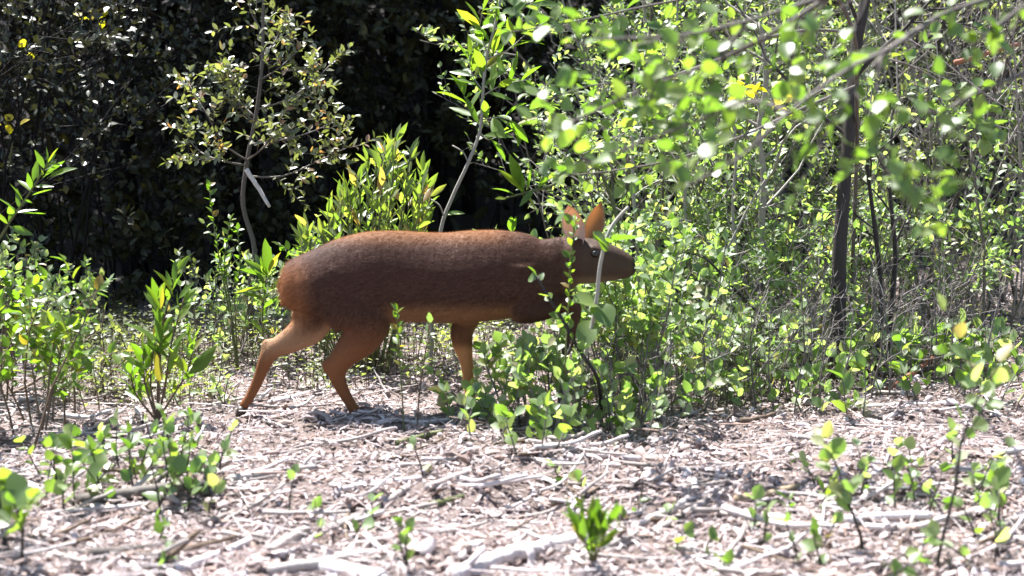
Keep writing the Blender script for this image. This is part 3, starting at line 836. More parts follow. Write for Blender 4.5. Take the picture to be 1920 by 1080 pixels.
forest_tree(480, 10.2, 6.5, 4.8, 2.0, 2.0, 'dark forest tree behind the reddish leaved sapling', 35, .09)
forest_tree(940, 11.2, 6.0, 4.4, 1.3, 1.8, 'forest tree where the black gap meets the bright thicket', 36, .08)
forest_tree(590, 12.5, 8.0, 5.5, 2.6, 2.6, 'tall forest tree deepest in the black gap', 37, .14, 3000, (.2, .3))
forest_tree(60, 13.0, 8.5, 5.8, 2.6, 2.6, 'tall forest tree far back at the left edge', 38, .14, 3000, (.2, .3))
forest_tree(1150, 13.5, 8.5, 6.0, 2.4, 2.4, 'tall forest tree far behind the bright thicket', 39, .14, 3000, (.2, .3))
forest_tree(1650, 14.5, 8.5, 6.2, 2.6, 2.4, 'tall forest tree far behind at the upper right', 40, .14, 3000, (.2, .3))
forest_tree(430, 8.9, 4.4, 3.5, 1.4, .9, 'added shade tree with low dark crown over the black gap, left of the middle', 41, .07, 2400)  # added trees from here on: unseen low crowns block sun over the gap
forest_tree(640, 8.9, 4.4, 3.5, 1.4, .9, 'added shade tree with low dark crown over the middle of the black gap', 42, .07, 2400)
forest_tree(830, 9.0, 4.4, 3.6, 1.2, .9, 'added shade tree with low dark crown right of the slim dark trunk', 43, .06, 2400)
forest_tree(880, 10.2, 5.0, 3.6, 1.2, 1.0, 'added shade tree with low dark crown at the right end of the black gap', 44, .06, 2400)
forest_tree(300, 8.6, 4.4, 3.6, 1.1, .8, 'added shade tree with low dark crown at the left end of the black gap', 45, .06, 2200)
def thicket():
    nr = np.random.RandomState(77); n = 30000
    y = nr.uniform(8.6, 16, n); x = nr.uniform(-1, 1, n) * (.62 * y + 2.2) - .3
    top = np.where(x < .6, 2.4 + .42 * (y - 8.6), .9 + .35 * (y - 8.6))
    keep = (x < .5) | (y > 10); y, x, top = y[keep], x[keep], top[keep]; n = len(x)
    z = H(x, y) + nr.rand(n) ** .8 * top
    D = nr.normal(0, 1, (n, 3)); N = nr.normal(0, .6, (n, 3)); N[:, 2] += .8
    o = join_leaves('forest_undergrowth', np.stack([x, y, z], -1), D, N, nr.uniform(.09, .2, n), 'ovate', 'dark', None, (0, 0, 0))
    tag(o, kind='stuff')
thicket()
G1 = 'dark shrubs along the forest edge'
for i, (px, d, h, n, lf, lab) in enumerate((
        (20, 6.3, 2.4, 3000, 'glossy', 'glossy dark shrub at the far left edge, full of small glints'),
        (120, 6.9, 2.6, 3000, 'glossy', 'glossy dark shrub second from the left edge'),
        (215, 7.4, 2.5, 3000, 'glossy', 'glossy dark shrub bordering the black gap'),
        (-90, 6.0, 2.3, 1600, 'glossy', 'glossy dark shrub cut off by the left frame edge'),
        (330, 8.2, 2.6, 2000, 'dark', 'black shaded shrub left of the reddish leaved sapling'),
        (560, 8.5, 2.6, 2000, 'dark', 'black shaded shrub right behind the reddish leaved sapling'),
        (700, 8.7, 2.3, 2000, 'dark', 'black shaded shrub above the lance leaved bush'),
        (850, 8.9, 2.2, 2000, 'dark', 'black shaded shrub behind the slim pale stemmed sapling'),
        (930, 9.0, 2.4, 2000, 'dark', 'black shaded shrub at the edge of the bright thicket'),
        (420, 7.4, .9, 1000, 'dark', 'low black shrub at the foot of the forest edge'),
        (230, 7.0, .8, 1000, 'dark', 'low dark shrub where the pale litter ends at the left'))):
    shrub('forest_shrub', lab, 'shrub', at(px, d), d, h, .5, 6, 100 + i, ('ovate', lf), (.028, .045) if lf == 'glossy' else (.05, .085), 'shadebark', 150 if lf == 'glossy' else 0, n, 3, 6, 9, G1, .010, .25, .7, .42)

# ---------------------------------------------------------------- the bright thicket on the right
G2 = 'sunlit shrubs of the thicket'
for i, (px, d, h, sp, nst, n, solo, leaf, size, stem, lab) in enumerate((
        (1270, 6.9, 2.5, .16, 7, 3000, 90, ('ovate', 'small'), (.03, .045), 'bark', 'tall sunlit shrub nearest the black gap'),
        (1320, 6.5, 2.4, .22, 7, 3000, 120, ('ovate', 'small'), (.028, .042), 'greystem', 'tall shrub with pale straight stems above the deer head'),
        (1330, 6.8, 2.6, .45, 6, 2800, 90, ('ovate', 'small'), (.03, .045), 'bark', 'tall sunlit shrub behind the pale crooked trunk'),
        (1480, 6.6, 2.4, .40, 6, 2400, 110, ('ovate', 'small'), (.03, .045), 'greystem', 'tall shrub just left of the dark main trunk'),
        (1660, 7.0, 2.6, .45, 5, 1800, 80, ('ovate', 'grey'), (.03, .05), 'bark', 'tall greyish shrub right behind the dark main trunk'),
        (1830, 6.6, 2.4, .50, 5, 1800, 80, ('ovate', 'grey'), (.03, .045), 'greystem', 'tall greyish shrub in the upper right with bare grey twigs'),
        (1980, 6.3, 2.4, .5, 6, 1500, 80, ('ovate', 'small'), (.03, .045), 'bark', 'tall shrub cut off by the right frame edge'),
        (1250, 5.6, 1.1, .5, 7, 1800, 160, ('ovate', 'small'), (.026, .04), 'shrubstem', 'waist high pale green shrub right of the deer muzzle'),
        (1355, 5.7, 1.1, .5, 7, 1700, 160, ('ovate', 'small'), (.026, .04), 'shrubstem', 'bushy pale green shrub left of the pale crooked trunk'),
        (1470, 5.9, 1.1, .5, 6, 1600, 160, ('ovate', 'small'), (.026, .04), 'shrubstem', 'green shrub between the pale crooked trunk and the dark trunk'),
        (1650, 6.0, 1.0, .45, 5, 700, 120, ('ovate', 'grey'), (.03, .045), 'shrubstem', 'green grey shrub around the two thin dark stems'),
        (1760, 5.9, 1.0, .5, 6, 800, 140, ('ovate', 'grey'), (.03, .045), 'shrubstem', 'yellowish grey shrub right of the two thin dark stems'),
        (1880, 5.8, 1.0, .5, 6, 800, 140, ('ovate', 'small'), (.03, .045), 'shrubstem', 'leafy shrub at the right edge at mid height'),
        (1160, 5.9, 1.35, .25, 7, 1300, 120, ('ovate', 'small'), (.028, .042), 'shrubstem', 'green shrub behind the deer ears'),
        (1420, 9.0, 3.0, .3, 6, 1500, 0, ('ovate', 'small'), (.04, .06), 'bark', 'rearmost tall shrub above the deer head'),
        (1560, 9.2, 3.0, .5, 6, 1500, 0, ('ovate', 'small'), (.04, .06), 'bark', 'rearmost tall shrub in the middle of the thicket'),
        (1750, 9.4, 3.0, .5, 6, 1500, 0, ('ovate', 'grey'), (.04, .06), 'bark', 'rearmost tall shrub at the upper right'))):
    shrub('thicket_shrub', lab, 'shrub', at(px, d), d, h, sp, nst, 200 + i, leaf, size, stem, solo, n, 3 if h > 1.5 else 2, 7, 9, G2, .013 if h > 1.5 else .008, .22, .7, .28 if h > 1.5 and px < 1350 else .42)
for i, (px, d, h, n, lab) in enumerate(((1225, 4.85, .55, 930, 'pale soft leaved shrub closest to the deer muzzle'), (1305, 5.0, .62, 930, 'pale soft leaved shrub second from the deer muzzle'), (1385, 5.1, .62, 840, 'pale soft leaved shrub behind the leaning dark stem'),
                                        (1465, 5.2, .66, 780, 'pale soft leaved shrub at the foot of the crooked pale trunk'), (1535, 5.1, .6, 690, 'pale soft leaved shrub just behind the dark main trunk'), (1700, 5.3, .6, 630, 'pale soft leaved shrub beyond the two thin dark stems'), (1840, 5.3, .65, 720, 'pale soft leaved shrub toward the right frame edge'))):
    shrub('thicket_shrub', lab, 'shrub', at(px, d), d, h, .5, 7, 240 + i, ('ovate', 'soft'), (.026, .042), 'shrubstem', 160, n, 2, 5, 7, G2, .005, .16, .6, .4)
# bare dead bushes
for i, (px, d, h, lab) in enumerate(((1770, 5.9, 2.1, 'leafless grey bush of fine twigs in the upper right'), (1550, 5.0, .75, 'bare brown bush at the foot of the dark main trunk'),
                                     (1420, 4.7, .6, 'bare brown low bush left of the dark trunk foot'), (1890, 5.8, 1.8, 'bare grey bush at the right edge'), (1690, 4.9, .6, 'bare low bush right of the dark trunk foot'), (1330, 4.25, .4, 'small bare bush on the litter under the leaning pale stem'), (1470, 4.2, .42, 'small bare bush at the litter edge left of the trunk'),
                                     (1600, 4.3, .45, 'small bare bush right at the trunk foot'), (1120, 3.85, .3, 'small bare bush inside the low leafy clump'), (1240, 4.05, .32, 'small bare bush at the right end of the low leafy clump'), (1760, 4.5, .45, 'small bare bush behind the reddish dead branch'))):
    shrub('bare_bush', lab, 'bush', at(px, d), d, h, .35, 11, 260 + i, ('ovate', 'dry'), (.02, .03), 'stick' if h > 1 else 'shrubstem', 0, None, 2, 5, 1, 'leafless bushes in the thicket', .006 if h > 1 else .004, .14, cut=lambda l: False)

# ---------------------------------------------------------------- traced trunks and saplings
def base_at(px, d):
    x = at(px, d); return (x, d, Hs(x, d))
def px_pts(d, *pts):
    return [U(p[0], p[1], p[2] if len(p) > 2 else d) for p in pts]
def rooted(px, d, *pts):           # a stem from the ground up through points seen in the photograph
    b = Vector(base_at(px, d)); b.z -= .02
    return [b] + px_pts(d, *pts)
T1 = Plant('young_tree', 'dark main trunk standing upright through the right thicket', 'tree', base_at(1578, 4.55), 301, ('round', 'round'), (.04, .055), 'darkbark')
P = T1.trace(rooted(1578, 4.55, (1573, 560), (1574, 480), (1580, 390), (1586, 310), (1597, 200), (1604, 100), (1622, 0), (1645, -130)), .029, .018, 'trunk', k=9)
for t, dd, L in ((18, Vector((-.7, 0, .8)), .7), (22, Vector((.7, -.2, .7)), .6), (26, Vector((-.6, -.3, .6)), .7), (29, Vector((.6, .2, .8)), .6)):
    T1.begin('branch'); T1.branch(P[t], dd, L, .008, 1, 4, 6, t0=.3)
T1.finish(70)
def sapling(label, px, d, pts, r0, r1, seed, mat, leaf, size, nch, L, nleaf, solo=60, level=1, t0=.35, cat='sapling', out=.9, spread=.9, up=.35, name='sapling', wob=.13):
    p = Plant(name, label, cat, base_at(px, d), seed, leaf, size, mat, 'saplings and single stems', .6, up)
    P = p.trace(rooted(px, d, *pts), r0, r1, 'stem', k=7)
    if nch: p.sprout(P, L / .55, r0 * .8, level, nch, nleaf, .55, wob, .06, 0, spread, t0, out)
    return p, P
for a in (
    ('thin dark stem right of the main trunk, bending left at the top', 1655, 4.75, [(1652, 560), (1645, 470), (1634, 380), (1626, 300), (1632, 210)], .011, .006, 311, 'darkbark', ('ovate', 'small'), (.03, .045), 5, .35, 6),
    ('thin dark stem beside the bending one, straight and slightly thicker', 1672, 4.8, [(1672, 560), (1678, 470), (1668, 350), (1672, 240)], .012, .006, 312, 'darkbark', ('ovate', 'small'), (.03, .045), 5, .35, 6),
    ('pale crooked trunk in the middle of the thicket', 1455, 4.9, [(1445, 530), (1428, 430), (1432, 330), (1422, 250), (1436, 150), (1425, 40)], .017, .009, 313, 'greystem', ('ovate', 'small'), (.03, .045), 9, .45, 6),
    ('slender grey stem left of the pale crooked trunk', 1388, 4.9, [(1384, 520), (1374, 400), (1380, 280), (1372, 160)], .008, .004, 314, 'greystem', ('ovate', 'small'), (.03, .045), 7, .4, 6),
    ('pale upright stem above the deer nose', 1200, 5.0, [(1196, 480), (1188, 360), (1186, 250), (1192, 140)], .009, .005, 315, 'greystem', ('ovate', 'small'), (.03, .045), 8, .4, 6),
    ('pale upright stem just right of the one above the deer nose', 1300, 5.1, [(1292, 480), (1284, 380), (1290, 280), (1270, 180)], .009, .005, 316, 'greystem', ('ovate', 'small'), (.03, .045), 8, .4, 6),
    ('thin upright stem at the right side near the frame edge', 1850, 5.0, [(1846, 500), (1836, 400), (1820, 280)], .007, .004, 317, 'bark', ('ovate', 'small'), (.03, .045), 6, .3, 5),
    ('leaning dark stem running down to the dark trunk foot', 1560, 4.6, [(1500, 650), (1450, 612), (1380, 545), (1330, 490), (1280, 447)], .008, .004, 318, 'darkbark', ('round', 'round'), (.03, .05), 4, .2, 3),
    ('leaning pale stem crossing the dark leaning stem', 1325, 4.8, [(1333, 530), (1370, 455), (1408, 380), (1440, 330)], .006, .004, 319, 'greystem', ('ovate', 'small'), (.03, .04), 3, .2, 3),
    ):
    p, P = sapling(*a); p.finish(50)
# stems in front of the deer's head
p = Plant('sapling', 'pale slender stem standing in front of the deer face', 'sapling', tuple(G(1040, 815)), 330, ('round', 'round'), (.03, .045), 'greystem', 'saplings and single stems')
P = p.trace([G(1040, 815), U(1062, 735, 3.72), U(1098, 662, 3.73), U(1118, 565, 3.74), U(1124, 505, 3.74), U(1135, 455, 3.75), U(1150, 420, 3.76), U(1178, 388, 3.77)], .0075, .005, k=7)
for x, y, x2, y2 in ((1140, 455, 1118, 448), (1140, 455, 1160, 452), (1128, 470, 1122, 440), (1150, 452, 1190, 446), (1118, 570, 1086, 560), (1112, 600, 1095, 640), (1118, 570, 1140, 600)):
    a = U(x, y, 3.75); b = U(x2, y2, 3.7); p.leaf_at(a, b - a, (b - a).length * 1.25)
p.finish(20)
p = Plant('sapling', 'dark bare stem leaning left in front of the deer chest', 'sapling', tuple(G(1128, 800)), 331, ('round', 'round'), (.03, .045), 'darkbark', 'saplings and single stems')
P = p.trace([G(1128, 800), U(1122, 715, 3.7), U(1085, 655, 3.7), U(1055, 600, 3.7), U(1030, 560, 3.7), U(1006, 518, 3.72)], .0065, .0045, k=7)
p.leafy(P, 9, .35); p.finish(20)
p = Plant('sapling', 'thin yellow leaved twig rising in front of the deer ear', 'sapling', tuple(G(1066, 792)), 332, ('ovate', 'lance'), (.022, .036), 'greenstem', 'saplings and single stems')
P = p.trace([G(1066, 792), U(1060, 690, 3.7), U(1066, 570, 3.72), U(1069, 490, 3.72), U(1078, 415, 3.73)], .003, .0018, k=5)
p.leafy(P, 26, .42, .7); p.finish(40)

p = Plant('sapling', 'upright bright green sprig in front of the deer belly', 'sapling', tuple(G(757, 812)), 333, ('ovate', 'lance'), (.026, .036), 'greenstem', 'saplings and single stems')
P = p.trace([G(757, 812), U(754, 740, 3.74), U(748, 660, 3.72), U(744, 584, 3.7)], .003, .0016, k=5)
p.leafy(P, 15, .52, .7); p.finish(20)
p = Plant('sapling', 'thin sparse sprig right of the bright green one before the belly', 'sapling', tuple(G(782, 806)), 334, ('ovate', 'soft'), (.026, .036), 'twig', 'saplings and single stems')
P = p.trace([G(782, 806), U(786, 740, 3.74), U(796, 670, 3.72), U(806, 606, 3.7)], .003, .0016, k=5)
p.leafy(P, 7, .5, .8); p.finish(20)

# sapling with small reddish new leaves, left of centre
p = Plant('sapling', 'bushy sapling with small reddish leaf tips against the black gap', 'sapling', base_at(470, 5.4), 340, ('ovate', 'red'), (.028, .044), 'bark', 'saplings and single stems', .7)
P = p.trace(rooted(470, 5.4, (466, 560), (478, 470), (456, 385), (464, 300), (482, 205), (492, 110), (494, 10), (502, -90)), .013, .006, k=7)
def limb(p, pts, r, d, n, L, nleaf, level=1, name='branch', ratio=.55, spread=.9, t0=.2):
    p.begin(name); Q = smooth_path(px_pts(d, *pts), 4); p.cur.tube(Q, np.linspace(r, r * .35, len(Q)), 5)
    p.sprout(Q, L / ratio, r * .6, level, n, nleaf, ratio, .13, .06, 0, spread, t0); return Q
for pts, n in (([(462, 300), (420, 270), (385, 210), (350, 150)], 9), ([(462, 310), (410, 300), (370, 280), (340, 240)], 7), ([(478, 220), (430, 170), (390, 120)], 8),
               ([(482, 205), (530, 190), (580, 160), (622, 118)], 10), ([(470, 270), (540, 260), (590, 245), (628, 228)], 9), ([(462, 330), (530, 330), (600, 300), (655, 275)], 8),
               ([(490, 110), (520, 70), (535, 20)], 7), ([(492, 60), (470, 20), (468, -20)], 6), ([(488, 150), (520, 130), (560, 95)], 7), ([(480, 230), (450, 200), (440, 150)], 7), ([(464, 300), (500, 270), (530, 215)], 7)):
    limb(p, [(x, y, 5.4 + p.rng.uniform(-.25, .25)) if i else (x, y, 5.4) for i, (x, y) in enumerate(pts)], .005, 5.4, int(n * 1.5), .17, 10)
p.finish(300)
p = Plant('sapling', 'small leafy twig low beside the reddish leaved sapling', 'sapling', base_at(440, 4.9), 341, ('ovate', 'lance'), (.026, .04), 'greenstem', 'saplings and single stems')
for pts in ([(425, 560), (405, 450), (392, 350)], [(430, 560), (420, 500), (432, 410)], [(440, 560), (450, 500), (445, 430)]):
    Q = p.trace(rooted(440, 4.9, *pts), .004, .002, k=5); p.leafy(Q, 22, .45, .8)
p.finish(70)
tag(stick('broken_stick', 'broken bleached stick caught in the reddish leaved sapling', px_pts(5.3, (462, 318), (480, 345), (506, 388)), .011, .007, 'pale', sm=4), cat='stick')

# sapling with a slim pale stem behind the deer's back
p, P = sapling('slim pale stemmed sapling with a tuft of narrow leaves behind the deer back', 806, 4.8, [(812, 560), (826, 434), (848, 370), (878, 305), (900, 245), (905, 180), (912, 110), (930, 40), (945, -40)], .0085, .005, 350, 'greystem', ('lance', 'lance'), (.09, .14), 0, 0, 0)
for pts, n in (([(903, 240), (885, 215), (870, 180)], 7), ([(903, 225), (940, 220), (975, 235)], 8), ([(905, 180), (940, 160), (985, 150)], 9), ([(906, 170), (885, 140), (880, 105)], 7), ([(912, 110), (950, 95), (990, 60)], 8), ([(915, 100), (900, 60), (905, 20)], 7), ([(925, 60), (960, 30), (1000, 5)], 8), ([(902, 250), (915, 262), (935, 255)], 5)):
    p.begin('branch'); Q = smooth_path(px_pts(4.8, *[(x, y, 4.8 + (.1 * p.rng.uniform(-1, 1) if i else 0)) for i, (x, y) in enumerate(pts)]), 3)
    p.cur.tube(Q, np.linspace(.003, .0015, len(Q)), 4); p.leafy(Q, n, .2, .8)
p.leafy(P[-14:], 18, .1, .8)
for x, y in ((832, 405), (838, 400)):
    p.leaf_at(U(x, y, 4.8), Vector((.9, -.2, .1)), .07)
p.begin('branch'); Q = smooth_path(px_pts(4.8, (878, 305), (868, 285), (848, 273)), 3); p.cur.tube(Q, [.003] * len(Q), 4)
p.begin('branch'); Q = smooth_path(px_pts(4.8, (832, 405), (824, 385), (808, 374)), 3); p.cur.tube(Q, [.003] * len(Q), 4)
p.finish(120)
# branch with long leaves above the deer's neck
p, P = sapling('arching branch with long narrow leaves above the deer neck', 1190, 4.6, [(1170, 480), (1130, 330), (1085, 305), (1040, 345), (990, 360), (945, 372)], .008, .0035, 351, 'greenstem', ('lance', 'lance'), (.08, .12), 0, 0, 0)
for x, y, x2, y2 in ((985, 360, 930, 318), (980, 362, 955, 288), (975, 350, 968, 300), (990, 358, 1000, 310), (965, 366, 925, 345), (950, 372, 928, 372), (1000, 356, 975, 385), (985, 362, 1005, 395), (962, 435, 968, 405), (960, 435, 955, 400), (1010, 352, 1030, 325)):
    a = U(x, y, 4.6); b = U(x2, y2, 4.55); p.leaf_at(a, b - a, (b - a).length)
p.finish(20)

# ---------------------------------------------------------------- lance leaved bush behind the deer
p = Plant('lance_leaved_bush', 'bright bush of upright lance shaped leaves behind the deer rump', 'bush', base_at(680, 4.85), 360, ('lance', 'lancepale'), (.052, .088), 'greenstem', None, .9, .8)
for i in range(52):
    x = p.rng.uniform(550, 810); top = 425 - 150 * max(0, 1 - abs((x - 735) / 140)) + p.rng.uniform(-25, 45)
    d = 4.85 + p.rng.uniform(-.22, .3)
    Q = p.trace(rooted(680 + (x - 680) * .35, 4.85 + (d - 4.85) * .4, (x - (x - 680) * .25, top + 160, d), (x, top, d)), .004, .002, k=5)
    p.leafy(Q, 13, .42, .62)
p.finish(300)
# lance leaved plants at the left
def leaves_px(p, d, *L):
    for x, y, x2, y2 in L:
        a = U(x, y, d); b = U(x2, y2, d + p.rng.uniform(-.05, .03)); p.leaf_at(a, b - a, (b - a).length * 1.06)
p = Plant('lance_leaved_plant', 'tall plant with long bright lance shaped leaves in the left clearing', 'plant', tuple(G(295, 790)), 361, ('lance', 'lance'), (.05, .085), 'twig', 'lance leaved plants', .9, .6)
for pts in ([(297, 700), (303, 620), (318, 560), (328, 515)], [(272, 720), (268, 660)], [(325, 740), (350, 700), (362, 650)], [(300, 690), (299, 600), (296, 560)], [(310, 720), (322, 640), (345, 560)], [(255, 740), (245, 700)], [(282, 720), (290, 640)]):
    Q = p.trace([G(295, 790)] + px_pts(3.9, *pts), .005, .002, k=5); p.leafy(Q, 11, .35, .5)
leaves_px(p, 3.85, (304, 650, 242, 596), (305, 648, 290, 575), (277, 692, 219, 658), (352, 702, 406, 650), (360, 690, 400, 668), (326, 530, 329, 487), (300, 580, 275, 536), (301, 580, 303, 538), (325, 555, 300, 505), (335, 560, 365, 530), (335, 590, 360, 560), (318, 700, 330, 640), (300, 720, 290, 660), (345, 700, 318, 650))
p.finish(120)
p = Plant('lance_leaved_plant', 'small rosette of lance leaves just left of the deer rump', 'plant', base_at(495, 4.7), 362, ('lance', 'lance'), (.05, .08), 'greenstem', 'lance leaved plants', .9, .6)
Q = p.trace(rooted(495, 4.7, (492, 600), (500, 515)), .004, .002, k=5)
leaves_px(p, 4.7, (502, 515, 458, 488), (503, 512, 497, 450), (502, 514, 474, 478), (500, 516, 452, 505), (505, 512, 520, 470), (500, 540, 440, 548), (498, 560, 455, 552)); p.leafy(Q, 12, .4, .7); p.finish(30)
p = Plant('lance_leaved_plant', 'leaning sprig of lance leaves with orange tips at the left edge', 'plant', base_at(-60, 4.2), 363, ('lance', 'lance'), (.05, .08), 'greenstem', 'lance leaved plants', .9, .6)
Q = p.trace(rooted(-60, 4.2, (-30, 520), (10, 430), (40, 385), (72, 335), (90, 305)), .006, .0025, k=5)
leaves_px(p, 4.2, (62, 340, 72, 298), (88, 308, 86, 276), (92, 332, 136, 310), (60, 366, 96, 356), (84, 330, 118, 300), (45, 380, 20, 345), (40, 400, 84, 402), (20, 425, 60, 440), (15, 420, -15, 395), (30, 395, -5, 370), (60, 360, 35, 335)); p.leafy(Q, 14, .45, .7); p.finish(40)

# ---------------------------------------------------------------- low plants, from a table: where each stands, its height, stems and leaves
def low(rows, name, cat, group, stem):
    for i, (px, py, h, sp, nst, nl, leaf, size, lab) in enumerate(rows):
        g = G(px, py)
        p = Plant(name, lab, cat, tuple(g), 400 + i + len(name) * 50, leaf, size, stem, group, .55, .3)
        rng = p.rng
        for k in range(nst):
            az = 6.283 * (k + rng.random()) / nst; tl = sp * rng.uniform(.2, 1)
            b = g + Vector((.03 * math.cos(az) * nst ** .5, .03 * math.sin(az) * nst ** .5, 0)); b.z = Hs(b.x, b.y) - .01
            p.begin('stem')
            hh = h * rng.uniform(.7, 1.1) * (.7 if name == 'seedling' else 1)
            if h > .28:
                p.branch(b, Vector((math.cos(az) * tl, math.sin(az) * tl, 1)), hh, .0042, 1, 3, max(4, int(nl * .5)), .45, .12, .05, 0, .8, .35, 4)
            else:
                Q = wander(b, Vector((math.cos(az) * tl, math.sin(az) * tl, 1)), hh, 4, rng, .15)
                p.cur.tube(Q, np.linspace(.003, .0014, 5), 4); p.leafy(Q, max(2, int(nl * rng.uniform(.5, 1))), .3, .8)
        if name == 'seedling': p.L = [(*l[:3], l[3] * rng.uniform(.65, 1.1)) for l in p.L]
        p.finish(300)
P_ = ('round', 'soft')
R_, O_, S_, L_, Y_ = ('round', 'round'), ('ovate', 'soft'), ('ovate', 'grey'), ('lance', 'lance'), ('ovate', 'lance')
